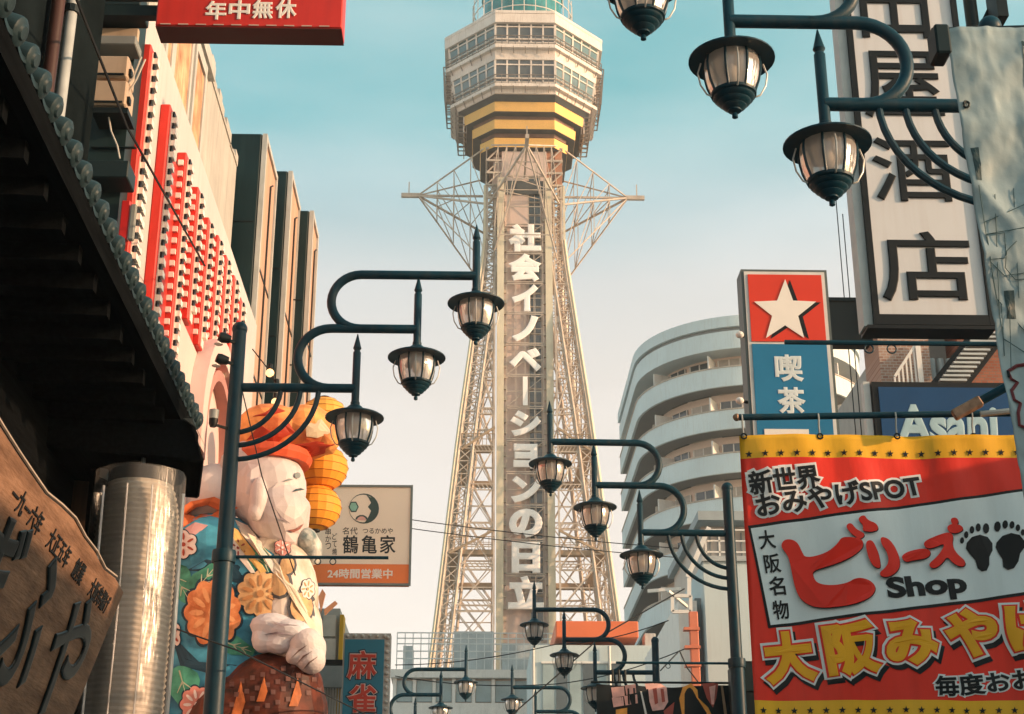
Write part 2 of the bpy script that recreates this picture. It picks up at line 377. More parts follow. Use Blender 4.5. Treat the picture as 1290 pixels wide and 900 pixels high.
# outriggers (four spikes)
zo = zat(248, YT); Lr = 12.1
for face in range(4):
    ca, sa = [(1, 0), (0, 1), (-1, 0), (0, -1)][face]
    def FT(u, d, z): x, y = u, -d; return T(x*ca-y*sa, x*sa+y*ca, z)
    m = MB(); tip = (0, Lr-1.6, zo); tp = FT(*tip)
    base = [(-3.4, 3.6, 77), (3.4, 3.6, 77), (-3.4, 3.6, 70.6), (3.4, 3.6, 70.6), (-3.2, 3.6, 64.3), (3.2, 3.6, 64.3)]
    for i, b_ in enumerate(base): m.bar(tp, FT(*b_), .17 if i in (2, 3) else .12)
    m.bar(FT(0, 4, zo), FT(0, Lr-1, zo), .18)
    for f in (.28, .52, .76):
        pts = [tuple(tip[j]+(b_[j]-tip[j])*f for j in range(3)) for b_ in base]
        for i, j in ((0, 2), (2, 4), (1, 3), (3, 5), (0, 1), (2, 3), (4, 5)): m.bar(FT(*pts[i]), FT(*pts[j]), .08)
        f2 = min(1, f+.24); p2 = [tuple(tip[j]+(b_[j]-tip[j])*f2 for j in range(3)) for b_ in base]
        for i, j in ((0, 2), (1, 3), (2, 4), (3, 5), (2, 3)): m.bar(FT(*pts[i]), FT(*p2[j]), .07)
    m.bar(FT(0, Lr-1.8, zo), FT(0, Lr+.05, zo), .34, .42); m.bar(FT(0, Lr-.7, zo), FT(0, Lr-.7, zo+1.5), .1)
    m.build('outrigger', TP, tw)
# deck : octagonal tiers
def octo(Rr, b=2.95): return [(XT+x, YT+y) for x, y in ((-b, -Rr), (b, -Rr), (Rr, -b), (Rr, b), (b, Rr), (-b, Rr), (-Rr, b), (-Rr, -b))]
def tier(name, R0, R1, y0, y1, m_, b=2.95):
    """ring between picture heights y0 (top) and y1 (bottom) measured on its front face; R0 top radius, R1 bottom radius"""
    zt_, zb_ = zat(y0, YT-R0), zat(y1, YT-R1); q = MB(); A, B = octo(R1, b), octo(R0, b)
    q.add([(x, y, zb_) for x, y in A]+[(x, y, zt_) for x, y in B], [tuple(range(8))[::-1], tuple(range(8, 16))]+[(i, (i+1) % 8, (i+1) % 8+8, i+8) for i in range(8)])
    o = q.build(name, m_, tw); return o, A, B, zb_, zt_
def glaze(R0, R1, y0, y1, nx, inset=.06):
    zt_, zb_ = zat(y0, YT-R0), zat(y1, YT-R1); A, B = octo(R1), octo(R0)
    for i in range(8):
        j = (i+1) % 8; a, b_, c, d = [Vector(p) for p in ((*A[i], zb_), (*A[j], zb_), (*B[j], zt_), (*B[i], zt_))]
        n_ = (b_-a).cross(d-a).normalized(); u = b_-a
        back = i in (3, 4, 5)
        fr = MB()
        if back:
            fr.plate([a, b_, c, d], n_, .04); fr.build('window_band', TGL, tw); continue
        nxx = nx
        def pt(s, t): return (a+(b_-a)*s)*(1-t)+(d+(c-d)*s)*t
        for k in range(nxx+1):
            s = min(.995, max(.005, k/nxx)); fr.bar(pt(s, 0)+n_*.03, pt(s, 1)+n_*.03, .16)
        for t in ((.0, .17, .76, 1.0) if i == 0 else (.0, .2, .72, 1.0)): fr.bar(pt(0, t)+n_*.035, pt(1, t)+n_*.035, .13)
        wf = fr.build('window_frame', TW, tw)
        for k in range(nxx):
            pn = MB().plate([pt(k/nxx, 0), pt((k+1)/nxx, 0), pt((k+1)/nxx, 1), pt(k/nxx, 1)], n_, .02); pn.build('pane', TGL if i == 0 else TGS, wf)
tier('roof_slab', 8.05, 8.05, 13, 16.5, TW)
tier('fascia', 8.0, 8.0, 16.6, 28, TW)
tier('deck_core', 7.2, 6.9, 28, 56, TD); glaze(7.6, 7.4, 28, 54, 5)
tier('gallery_ledge', 7.9, 7.9, 55, 59.5, TW)
tier('fascia', 7.45, 7.3, 59.6, 75, TW)
tier('deck_core', 6.6, 6.3, 75, 107, TD); glaze(7.15, 6.85, 75, 104, 5)
tier('gallery_ledge', 7.35, 7.35, 104.5, 108.5, TW)
tier('fascia', 6.8, 6.7, 108.6, 118, TW)
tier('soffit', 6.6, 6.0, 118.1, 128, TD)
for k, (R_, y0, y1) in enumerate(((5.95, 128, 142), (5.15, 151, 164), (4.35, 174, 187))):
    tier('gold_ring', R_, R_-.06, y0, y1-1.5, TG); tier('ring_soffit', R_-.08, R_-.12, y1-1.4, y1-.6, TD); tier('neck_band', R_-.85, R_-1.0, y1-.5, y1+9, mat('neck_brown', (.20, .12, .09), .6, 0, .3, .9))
# gallery railings on both ledges
for Rg, yl in ((7.95, 55), (7.4, 104.5)):
    z = zat(yl, YT-Rg); A = octo(Rg-.05); m = MB()
    for i in range(8):
        a, b_ = Vector((*A[i], z)), Vector((*A[(i+1) % 8], z))
        for h in (.45, .95): m.bar(a+Vector((0, 0, h)), b_+Vector((0, 0, h)), .07)
        for k in range(9): p = a+(b_-a)*k/9; m.bar(p, p+Vector((0, 0, .95)), .06)
        for k in range(5):
            p = a+(b_-a)*(k+.5)/5; q = p*.965+Vector((XT, YT, z))*.035; m.bar(p-Vector((0, 0, .25)), q-Vector((0, 0, .9)), .07)
    m.build('gallery_rail', TR_, tw)
# maintenance cages hanging off the two side edges
for s_ in (-1, 1):
    for (r0, y0, y1, dd) in ((8.1, 86, 130, 5.2), (6.9, 127, 168, 4.6)):
        z1, z0 = zat(y0, YT-3), zat(y1, YT-3); m = MB()
        for q in range(6):
            v = -2.95+dd*q/5
            m.bar((XT+s_*r0, YT+v, z1), (XT+s_*(r0-.35), YT+v, z0), .13); m.bar((XT+s_*(r0-.9), YT+v, z1), (XT+s_*(r0-1.2), YT+v, z0), .1)
            for f in (0, .25, .5, .75, 1):
                z = z1+(z0-z1)*f; m.bar((XT+s_*(r0-.35*f), YT+v, z), (XT+s_*(r0-.9-.3*f), YT+v, z), .09)
                if q < 5: m.bar((XT+s_*(r0-.35*f), YT+v, z), (XT+s_*(r0-.35*f), YT+v+dd/5, z), .08)
        m.build('maintenance_cage', TR_, tw)
        m = MB().box(XT+min(s_*(r0-.95), s_*(r0-.85)), XT+max(s_*(r0-.95), s_*(r0-.85)), YT-2.9, YT+2.6, z0+.1, z1-.1); m.build('cage_panel', TW, tw)
# round glazed lantern room on top
z0 = zat(14, YT-6); TLG = mat('teal_glass', (.03, .22, .24), .1, 0, .2, 1, spec=.8)
m = MB().lathe([(4.4, z0), (4.4, z0+.5), (4.1, z0+.55), (4.1, z0+5), (4.3, z0+5.1), (4.3, z0+5.8), (.5, z0+7), (.3, z0+14)], (XT, YT, 0), 28); m.build('lantern_room', TLG, tw)
m = MB()
for k in range(28):
    a = k*2*math.pi/28; x, y = XT+5.2*math.cos(a), YT+5.2*math.sin(a); a2 = (k+1)*2*math.pi/28
    m.bar((x, y, z0-.2), (x, y, z0+4.6), .09)
    for h in (.3, 1.3, 2.6, 4.0): m.bar((x, y, z0+h), (XT+5.2*math.cos(a2), YT+5.2*math.sin(a2), z0+h), .08)
m.build('roof_rail', TW, tw)
m = MB().lathe([(5.4, z0-.6), (5.4, z0-.1), (4.4, z0+.05)], (XT, YT, 0), 28); m.build('roof_ring', TP, tw)
# neck cage under the gold rings
m = MB(); zt_, zb_ = zat(188, YT-3.6), zat(250, YT-3.6)
for k in range(5):
    z = zb_+(zt_-zb_)*k/4
    for s_ in (-1, 1):
        m.bar(T(-3.7, s_*3.7, z), T(3.7, s_*3.7, z), .2); m.bar(T(s_*3.7, -3.7, z), T(s_*3.7, 3.7, z), .2)
    if k < 4:
        z2 = zb_+(zt_-zb_)*(k+1)/4
        for s_ in (-1, 1):
            for q in range(6):
                u = -3.7+7.4*q/6; u2 = -3.7+7.4*(q+1)/6
                if abs(u+.6) > 1.9: m.bar(T(u, s_*3.7, z), T(u2, s_*3.7, z2), .11)
                m.bar(T(s_*3.7, u, z), T(s_*3.7, u2, z2), .11); m.bar(T(s_*3.7, u2, z), T(s_*3.7, u, z2), .11)
m.build('neck_cage', TP, tw)
m = MB().box(XT-3.0, XT+3.0, YT-3.0, YT+3, zb_-1, zt_+.3); m.build('neck_core', TPK, tw)
m = MB().box(XT-2.2, XT+2.2, YT-3.85, YT-3.05, zb_+2.2, zt_-.4); m.build('neck_panel', TPK, tw)
m = MB().box(XT-2.6, XT+2.6, YT-4.2, YT-3.05, zb_+.2, zb_+1.6); m.build('neck_balcony', TD, tw)
for u in (1.9, 3.0):
    m = MB().box(XT+u, XT+u+.7, YT-3.6, YT-3.05, zb_+1.5, zt_+.2); m.build('red_panel', TRG, tw)

# ================================================================== low buildings at the foot of the tower
wb = thing('low_white_building', 'pale low building with brown window bays and roof railing below the tower', 'building', (3, 116, 0))
X0, X1, Z0, Z1 = rect(497, 845, 770, 900, 116.0); Z0 = 0
m = MB().box(X0, X1, 116.3, 124, 0, Z1-.6); m.build('wall', mat('faded_wall', (.55, .42, .36), .8, 0, .12, .4, 0, 40, .3, (.3, .25, .22)), wb)
m = MB().box(X0-.3, X1+.3, 115.6, 124.2, Z1-.6, Z1); m.build('roof_edge', WHITE, wb)
m = MB().box(X0-.2, X1+.2, 115.9, 116.29, Z1-3.3, Z1-2.4); m.build('string_course', WHITE, wb)
n = 11
for k in range(n+1):
    x = X0+(X1-X0)*k/n; m = MB().box(x-.13, x+.13, 115.95, 116.3, 0, Z1-.62); m.build('mullion', WHITE, wb)
for k in range(n):
    x = X0+(X1-X0)*k/n; x2 = X0+(X1-X0)*(k+1)/n
    m = MB().box(x+.16, x2-.16, 116.1, 116.28, Z1-2.3, Z1-.75); m.build('window', mat('bluish_window', (.30, .38, .40), .2, 0, .2, .6), wb)
    if k % 3 == 1:
        m = MB().box(x+.16, x2-.16, 116.12, 116.29, 2, Z1-3.4); m.build('window', TGL, wb)
zr = zat(798, 115.8); m = MB()
xr0, xr1 = at_Y(500, 820, 115.8).x, at_Y(800, 820, 115.8).x
for k in range(31):
    x = xr0+(xr1-xr0)*k/30; m.bar((x, 115.8, Z1), (x, 115.8, zr), .07)
for f in (.3, .5, .7, .85, 1.0): z = Z1+(zr-Z1)*f; m.bar((xr0, 115.8, z), (xr1, 115.8, z), .08)
m.build('roof_rail', mat('pale_rail', (.62, .64, .64), .5, .1), wb)
for (a, b_, c, d) in ((572, 797, 622, 830), (508, 815, 520, 845), (632, 812, 690, 842)):
    q = rect(a, b_, c, d, 119.0); m = MB().box(q[0], q[1], 118.6, 121, Z1-.5, q[3]); m.build('roof_plant', mat('pale_plant', (.44, .48, .50), .6, 0, .15, .8, 0, 40, .4, (.25, .25, .25)), wb)
ob = thing('pale_blue_shop', 'pale blue flat-fronted shop with orange-red roof band beside the tower foot', 'building', (6, 84, 0))
q = rect(670, 810, 905, 900, 84.0); m = MB().box(q[0], q[1], 84.2, 92, 0, q[3]-.1); m.build('wall', mat('pale_blue_wall', (.50, .58, .60), .7, 0, .08, .3, 0, 40, .3, (.35, .38, .38)), ob)
q2 = rect(700, 783, 804, 804, 84.0); m = MB().box(q2[0], q2[1], 83.9, 91, q2[2], q2[3]); bev(m.build('roof_band', mat('orange_red', (.70, .17, .07), .5, 0, .08, .5), ob), .05)
for k in range(6):
    q3 = rect(684+17*k, 836, 698+17*k, 900, 84.0); wn = MB().box(q3[0], q3[1], 84.1, 84.19, 4, q3[3]).build('window', TGL if k % 2 else mat('bluish_window', (.30, .38, .40), .2, 0, .2, .6), ob); MB().box(q3[0]-.08, q3[1]+.08, 84.02, 84.18, q3[3]+.003, q3[3]+.12).build('lintel', WHITE, wn)
for (x0, x1, y0) in ((812, 826, 798), (832, 846, 802), (850, 860, 794)):
    q3 = rect(x0, y0, x1, 811, 85.0); un = MB().box(q3[0], q3[1], 85, 86.2, q[3]-.1, q3[3]); bev(un.build('roof_unit', mat('unit_grey', (.48, .48, .46), .6, 0, .1, 1.5, 0, 40, .5, (.25, .2, .17)), ob), .03)
for x0 in (672, 768, 842):
    p = at_Y(x0, 830, 83.9); MB().tube([(p.x, 83.95, 3), (p.x, 83.95, q[3]-.2)], .09, 8).build('downpipe', STEEL, ob, True)

# ================================================================== round apartment block
ab = thing('apartment_block', 'round-fronted pale apartment block with curved balconies on every floor', 'building', (18.0, 100.4, 0))
CX, CY, RO = 18.75, 100.0, 7.7
APW = mat('apartment_parapet', (.62, .71, .74), .7, 0, .08, .3, 0, 40, .5, (.48, .50, .49))
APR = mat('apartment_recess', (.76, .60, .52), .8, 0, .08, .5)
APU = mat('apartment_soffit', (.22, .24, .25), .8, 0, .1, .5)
def path(Rr, na=26):
    p = [(CX-Rr, CY+12), (CX-Rr, CY+6)]
    p += [(CX+Rr*math.cos(R(180+180*i/na)), CY+Rr*math.sin(R(180+180*i/na))) for i in range(na+1)]
    return p+[(CX+Rr, CY+6), (CX+Rr, CY+12)]
def ringwall(Ro, Ri, z0, z1):
    A, B = path(Ro), path(Ri); n = len(A); q = MB()
    q.add([(x, y, z0) for x, y in A]+[(x, y, z1) for x, y in A]+[(x, y, z0) for x, y in B]+[(x, y, z1) for x, y in B],
          [f for i in range(n-1) for f in ((i, i+1, n+i+1, n+i), (2*n+i+1, 2*n+i, 3*n+i, 3*n+i+1), (n+i, n+i+1, 3*n+i+1, 3*n+i), (i+1, i, 2*n+i, 2*n+i+1))])
    return q
zr = 41.1
ringwall(RO+.1, RO-1.0, zr-.75, zr).build('roof_parapet', APW, ab, True)
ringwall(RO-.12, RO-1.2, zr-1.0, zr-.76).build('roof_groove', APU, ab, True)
ringwall(RO, RO-1.6, zr-2.25, zr-1.01).build('roof_band', APW, ab, True)
m = MB().prism(path(RO-.1), zr-1.9, zr-1.3); m.build('roof_slab', APU, ab)
m = MB().prism(path(6.2), 0, zr-1.92); m.build('core_wall', APR, ab, True)
for k in range(10):
    zt_ = 37.57-2.9*k
    ringwall(RO, RO-.16, zt_-1.28, zt_).build('balcony_parapet', APW, ab, True)
    ringwall(RO+.05, RO-.2, zt_+.003, zt_+.08).build('balcony_rail', TP, ab, True)
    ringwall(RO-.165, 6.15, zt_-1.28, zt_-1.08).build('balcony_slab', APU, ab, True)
    for a in (205, 241, 277, 313):
        c, s_ = math.cos(R(a)), math.sin(R(a)); t_ = (-s_, c)
        m = MB(); m.bar((CX+6.2*c, CY+6.2*s_, zt_-.05+.35), (CX+(RO-.2)*c, CY+(RO-.2)*s_, zt_-.05+.35), .08, 1.5); m.build('balcony_divider', WHITE, ab)
    for a in (188, 214, 231, 250, 267, 286, 303, 322, 340):
        c, s_ = math.cos(R(a)), math.sin(R(a)); t_ = Vector((-s_, c, 0)); p = Vector((CX+6.22*c, CY+6.22*s_, 0))
        w_ = MB(); w_.bar(p-t_*.72+Vector((0, 0, zt_-.12)), p+t_*.72+Vector((0, 0, zt_-.12)), .12, 2.4); wo_ = w_.build('window', random.choice((TGL, TGL, mat('curtained_window', (.42, .38, .34), .3, 0, .2, 1.5))), ab)
        w_ = MB()
        for s2 in (-.72, 0, .72): w_.bar(p*1+t_*s2+Vector((c*.06, s_*.06, zt_-1.05)), p+t_*s2+Vector((c*.06, s_*.06, zt_+1.05)), .07)
        w_.build('frame', WHITE, wo_)
    m = MB().box(CX-6.6, CX-6.3, CY-.2, CY+.1, zt_-1.1, zt_+1.4)
    m.build('downpipe', WHITE, ab)

# ================================================================== pale blue building behind right lamp
pb = thing('pale_blue_building', 'pale blue rendered building with roof terrace frame behind the teal lamp post', 'building', (9, 46, 0))
PBW = mat('blue_render', (.50, .58, .60), .75, 0, .06, .3, .05, 30, .25, (.36, .4, .4))
q = rect(868, 708, 1000, 900, 46.0)
m = MB().box(at_Y(890, 800, 46).x, 14, 46, 56, 0, q[3]); m.build('wall', PBW, pb)
m = MB().box(at_Y(858, 800, 46).x, at_Y(882, 800, 46).x, 46.4, 56, 0, zat(752, 46)); m.build('stair_tower', WHITE, pb)
m = MB().box(at_Y(882, 800, 46).x, at_Y(890, 800, 46).x, 46.8, 56, 0, zat(745, 46)); m.build('recess', mat('grey_recess', (.25, .27, .28), .8), pb)
m = MB().box(at_Y(888, 800, 46).x, 14.1, 45.9, 46.6, q[3]+.003, q[3]+.16); m.build('coping', STEEL, pb)
u = rect(884, 664, 955, 706, 48.0); m = MB().box(u[0], 13, 48, 55, q[3], u[3]); m.build('upper_room', mat('upper_cladding', (.55, .47, .42), .7, 0, .1, .6), pb)
m = MB()
for k in range(14): x = u[0]+.25*k; m.box(x, x+.04, 47.93, 48, q[3]+.2, u[3]-.2)
m.build('cladding_ribs', APU, pb, kind='stuff')
m = MB().box(u[0]-.2, 13.2, 47.2, 55.2, u[3]+.003, u[3]+.3); m.build('upper_roof', mat('grey_roof', (.30, .34, .36), .6), pb)
m = MB(); x0_ = u[0]-.15
for k in range(8): x = x0_+.42*k; m.bar((x, 46.2, q[3]+.1), (x, 46.2, q[3]+1.05), .045)
for h in (.35, .7, 1.05): m.bar((x0_, 46.2, q[3]+h), (x0_+4, 46.2, q[3]+h), .045)
m.build('terrace_rail', WHITE, pb)
m = MB(); a = at_Y(866, 728, 46); b_ = at_Y(893, 665, 46)
m.bar(a, b_, .14); m.bar(at_Y(868, 728, 46), at_Y(868, 752, 46), .12)
for yy in (751, 771): m.bar(at_Y(847, yy, 45.6), at_Y(870, yy, 45.6), .1)
for xx in (847, 870): m.bar(at_Y(xx, 751, 45.6), at_Y(xx, 771, 45.6), .1)
m.bar(at_Y(842, 745, 45.6), at_Y(866, 765, 46.2), .08); m.bar(at_Y(816, 745, 46.4), at_Y(858, 742, 46.4), .1)
m.build('steel_frame', WHITE, pb)
pc = at_Y(875, 820, 45.2); rp = thing('red_post', 'orange-red steel post with brackets before the pale blue wall', 'post', (pc.x, 45.2, 0))
zt_ = zat(770, 45.2); m = MB().box(pc.x-.13, pc.x+.13, 45.1, 45.3, 0, zt_); bev(m.build('post', mat('salmon_paint', (.62, .20, .12), .5, 0, .1, 2), rp), .02)
for yy in (792, 815, 838):
    z = zat(yy, 45.2); m = MB().box(pc.x-.3, pc.x+.16, 45.05, 45.35, z-.04, z+.04); m.build('bracket', mat('salmon_paint', ()), rp)

def brick_mat(nm, c1, c2, mo, side=False):
    m = bpy.data.materials.new(nm); m.use_nodes = True; t = m.node_tree; b = t.nodes['Principled BSDF']; b.inputs['Roughness'].default_value = .85
    tx = t.nodes.new('ShaderNodeTexBrick'); tcx = t.nodes.new('ShaderNodeTexCoord'); mp = t.nodes.new('ShaderNodeMapping'); mp.inputs['Rotation'].default_value = (R(-90), 0, 0) if not side else (0, 0, 0)
    sp_ = t.nodes.new('ShaderNodeSeparateXYZ'); cb_ = t.nodes.new('ShaderNodeCombineXYZ'); t.links.new(tcx.outputs['Object'], sp_.inputs[0])
    if side: t.links.new(sp_.outputs[1], cb_.inputs[0]); t.links.new(sp_.outputs[2], cb_.inputs[1]); t.links.new(cb_.outputs[0], mp.inputs[0])
    else: t.links.new(tcx.outputs['Object'], mp.inputs[0]); t.links.new(mp.outputs[0], tx.inputs[0])
    tx.inputs['Color1'].default_value = (*c1, 1); tx.inputs['Color2'].default_value = (*c2, 1); tx.inputs['Mortar'].default_value = (*mo, 1)
    tx.inputs['Scale'].default_value = 1; tx.inputs['Brick Width'].default_value = .11; tx.inputs['Row Height'].default_value = .055; tx.inputs['Mortar Size'].default_value = .008
    bp = t.nodes.new('ShaderNodeBump'); bp.inputs['Strength'].default_value = .5; t.links.new(tx.outputs['Fac'], bp.inputs['Height']); bp.invert = True
    t.links.new(bp.outputs[0], b.inputs['Normal']); t.links.new(tx.outputs[0], b.inputs['Base Color']); return m
# ================================================================== LEFT: tiled-eave shop
es = thing('tiled_eave_shop', 'dark wooden shopfront with overhanging eave edged by round roof-tile ends', 'building', (-3.6, 9, 0))
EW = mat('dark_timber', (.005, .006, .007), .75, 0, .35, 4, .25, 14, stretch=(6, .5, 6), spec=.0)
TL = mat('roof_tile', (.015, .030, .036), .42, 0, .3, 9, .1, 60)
e0, e1 = Vector((-2.30, 6.5, 5.99)), Vector((-2.42, 13.0, 6.07))      # line of tile ends
dv = (e1-e0)/6.5
def E_(Y, dx=0, dz=0): p = e0+dv*(Y-6.5); return (p.x+dx, Y, p.z+dz)
YA, YB = 3.2, 13.05
def slab(name, c0, m_, ya=YA, yb=YB, par=es):       # section polygon (dx,dz) swept along the eave
    n = len(c0); q = MB(); q.add([E_(ya, *c) for c in c0]+[E_(yb, *c) for c in c0], [tuple(range(n)), tuple(range(n, 2*n))[::-1]]+[(i, i+n, (i+1) % n+n, (i+1) % n) for i in range(n)])
    return q.build(name, m_, par)
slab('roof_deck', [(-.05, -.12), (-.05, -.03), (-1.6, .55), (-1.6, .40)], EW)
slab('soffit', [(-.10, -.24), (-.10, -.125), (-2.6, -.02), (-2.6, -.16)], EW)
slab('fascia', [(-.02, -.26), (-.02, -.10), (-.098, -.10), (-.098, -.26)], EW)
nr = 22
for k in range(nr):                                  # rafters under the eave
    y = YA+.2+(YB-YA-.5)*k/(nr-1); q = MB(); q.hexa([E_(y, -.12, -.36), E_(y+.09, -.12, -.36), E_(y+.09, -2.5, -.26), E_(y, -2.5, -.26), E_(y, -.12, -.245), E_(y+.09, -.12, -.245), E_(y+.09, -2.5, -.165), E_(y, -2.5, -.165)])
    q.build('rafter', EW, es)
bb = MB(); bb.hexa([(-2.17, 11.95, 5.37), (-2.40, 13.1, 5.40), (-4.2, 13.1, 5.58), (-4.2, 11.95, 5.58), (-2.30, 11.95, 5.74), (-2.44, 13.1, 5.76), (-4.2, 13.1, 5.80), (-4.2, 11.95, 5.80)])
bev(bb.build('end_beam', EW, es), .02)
q = MB(); q.hexa([(-2.26, 11.90, 5.66), (-2.16, 11.90, 5.48), (-2.16, 11.945, 5.48), (-2.26, 11.945, 5.66), (-2.36, 11.90, 5.73), (-2.29, 11.90, 5.73), (-2.29, 11.945, 5.73), (-2.36, 11.945, 5.73)]); q.build('end_plate', mat('weathered_plate', (.10, .095, .085), .7, 0, .3, 12), es)
NT = 41; sp = 6.5/25
tile_me = None
for k in range(NT):
    y = 13.0-.02-sp*k
    if y < YA: break
    if tile_me is None:
        t = MB(); t.lathe([(.0, 0), (.060, 0), (.078, .012), (.082, .03), (.082, .30), (.05, .30)], (0, 0, 0), 14)
        t.lathe([(.0, -.012), (.035, -.012), (.045, .0)], (0, 0, 0), 12)
        tile_me = t.mesh('tile_end', smooth=True); tile_me.set_sharp_from_angle(angle=R(35))
    o = link('tile_end', tile_me, es, TL); p = Vector(E_(y)); o.location = p-wl(es); o.rotation_euler = (0, R(-90+18), 0)
    o.rotation_euler = (R(random.uniform(-3, 3)), R(-90+20+random.uniform(-3, 3)), 0)
for k in range(NT-1):
    y = 13.0-.02-sp*(k+.5)
    if y < YA: break
    if k == 0:
        t = MB(); pts = arc(0, 0.09, .12, .10, 215, 325, 6); t.add([(0, a, z) for a, z in pts]+[(0, a, z-.035) for a, z in pts]+[(-.3, a, z+.1) for a, z in pts], [(i, i+1, 7+i+1, 7+i) for i in range(6)]+[(i+1, i, 14+i, 14+i+1) for i in range(6)])
        flat_me = t.mesh('pan_tile', smooth=True)
    o = link('pan_tile', flat_me, es, TL); o.location = Vector(E_(y, -.03, -.03))-wl(es)
# wall below and above the eave, timber posts
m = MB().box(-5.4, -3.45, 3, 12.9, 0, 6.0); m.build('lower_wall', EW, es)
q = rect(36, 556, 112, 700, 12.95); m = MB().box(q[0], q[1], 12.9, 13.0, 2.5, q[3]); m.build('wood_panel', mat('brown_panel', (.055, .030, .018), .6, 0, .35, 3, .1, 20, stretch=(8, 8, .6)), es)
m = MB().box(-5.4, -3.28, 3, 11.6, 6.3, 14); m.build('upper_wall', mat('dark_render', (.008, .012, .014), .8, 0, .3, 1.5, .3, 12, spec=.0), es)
for (x_, y_, r_, mm) in ((92, 0, .045, mat('grey_pipe', (.34, .37, .38), .5, 0, .12, 6)), (74, 0, .05, mat('brown_pipe', (.05, .022, .018), .5))):
    p = at_X(x_, y_, -3.2); m = MB().tube([(-3.2, p.y, 6.2), (-3.2, p.y, 13.5)], r_, 10); o = m.build('drain_pipe', mm, es, True)
    for z in (7.3, 8.6, 9.9): MB().tube([(-3.2, p.y, z-.03), (-3.2, p.y, z+.03)], r_*1.35, 10).build('clip', DARK, o)
q = rect(88, 572, 128, 900, 12.6); m = MB().box(q[0]+.1, q[1]-.13, 12.5, 12.6, 0, q[3]); m.build('corner_post', EW, es)
for (x0, x1, y0, mm) in ((112, 122, 575, mat('pale_post', (.42, .48, .50), .5)), (119, 128, 620, mat('tan_post', (.40, .26, .17), .6)), (113, 118, 618, mat('maroon_post', (.10, .02, .02), .5))):
    q = rect(x0, y0, x1, 900, 12.45 if x0 != 119 else 12.4); MB().box(q[0], q[1], 12.44 if x0 != 119 else 12.38, 12.48 if x0 != 119 else 12.42, .12, q[3]).build('door_trim', mm, es)

# tall ribbed paper lantern in clear plastic
pl = thing('paper_lantern', 'tall ribbed paper lantern sheathed in clear wrinkled plastic under the eave', 'lantern', (at_Y(163, 900, 12.0).x, 12.0, 2.6))
cx = at_Y(166, 740, 12.0).x; r = .325
zt_, zb_ = 5.16, 2.7; prof = []; n = int((zt_-zb_)/.046)
for k in range(n+1):
    z = zb_+(zt_-zb_)*k/n; f = k/n; rr = r*(1-.10*max(0, (f-.86)/.14)**2*2); prof += [(rr*.955, z), (rr, z+.022)]
LP = mat('lantern_paper', (.60, .53, .46), .8, 0, .18, 2.5, 0, 40, .35, (.22, .17, .12)); MB().lathe(prof, (cx, 12.0, 0), 32).build('paper_shade', LP, pl)
MB().lathe([(.2, zt_), (.24, zt_+.02), (.24, zt_+.14), (.1, zt_+.16)], (cx, 12, 0), 24).build('top_ring', BLACK, pl, True)
MB().tube([(cx, 12, zt_+.1), (cx, 12, 5.75)], .02, 6).build('hanger', DARK, pl)
sh = MB(); n = 40; zs = [2.6+.107*i for i in range(26)]
for z in zs:
    for k in range(n):
        a = k*2*math.pi/n; rr = .352+.010*math.sin(5*a+.6*z)+.006*math.sin(11*a-1.3*z)
        sh.v.append(Vector((cx+rr*math.cos(a), 12+rr*math.sin(a), z)))
for i in range(len(zs)-1):
    for k in range(n): sh.f.append((i*n+k, i*n+(k+1) % n, (i+1)*n+(k+1) % n, (i+1)*n+k)); sh.mi.append(0)
sh.build('plastic_sleeve', glass_mat('clear_plastic', (.93, .94, .94), .16, .0, .10, .28), pl, True)
for a, wdt in ((-1.62, .012), (-.2, .03), (-2.2, .02), (-1.1, .015)):
    x, y = cx+.368*math.cos(a), 12+.368*math.sin(a); MB().tube([(x, y, 2.7+.02*i*0), (x+.01, y, 4.1), (x-.006, y, 5.1)], wdt*.6, 6).build('plastic_fold', glass_mat('plastic_fold', (.9, .9, .9), .15, .5, .5), pl, True)

# slanted wooden board
TR, BRp = at_Y(157, 745, 8.5), at_Y(95, 900, 8.5); TLp = at_Y(0, 540, 5.9)
wbd = thing('wooden_signboard', 'weathered wooden signboard with carved black calligraphy at lower left corner', 'sign', tuple(TR))
U = (TR-TLp).normalized(); V0 = (TR-BRp).normalized(); N_ = U.cross(V0).normalized(); V = N_.cross(U).normalized()
if N_.dot(CAM-TR) < 0: N_ = -N_
WOOD = mat('board_wood', (.18, .092, .052), .6, 0, .30, 3.0, .3, 12, c2=(.25, .14, .085), stretch=(5, .8, 5), streak=.35, dirt=(.06, .035, .022))
Lb, Hb = 3.6, 1.5
edge = [TR]+[TR-U*(Lb*i/14)+V*random.uniform(-.015, .03) for i in range(1, 15)]
pts = edge+[TR-U*Lb-V*Hb, TR-V*Hb]
m = MB().plate(pts, -N_, .07); bev(m.build('board', WOOD, wbd), .012)
MB().tube([p+V*.004 for p in edge[1:-3]], [.007]*len(edge[1:-3]), 5).build('pale_edge', mat('pale_edge', (.38, .31, .25), .7, 0, .2, 10), wbd)
INK = mat('gloss_ink', (.004, .008, .010), .3, 0, .2, 6, spec=.3)
for i, (ch, sh_) in enumerate((('や', 0), ('ふ', 0), ('ぎ', 0))):
    c = TR-U*(.58+.74*i)-V*.50
    letters('carved_letter', ch, c, U, V, .62, .64, INK, wbd, bold=.022, thick=.014, shear=.12)
for i, tx in enumerate(('大阪串揚げ', '創業', '大正五年', '一九一六年')):
    c = TR-U*(.42+[0, .50, .92, 1.52][i])-V*.14
    letters('small_lettering', tx, c, U, V, [.44, .20, .40, .50][i], .105, BLACK, wbd, bold=.012, thick=.006)
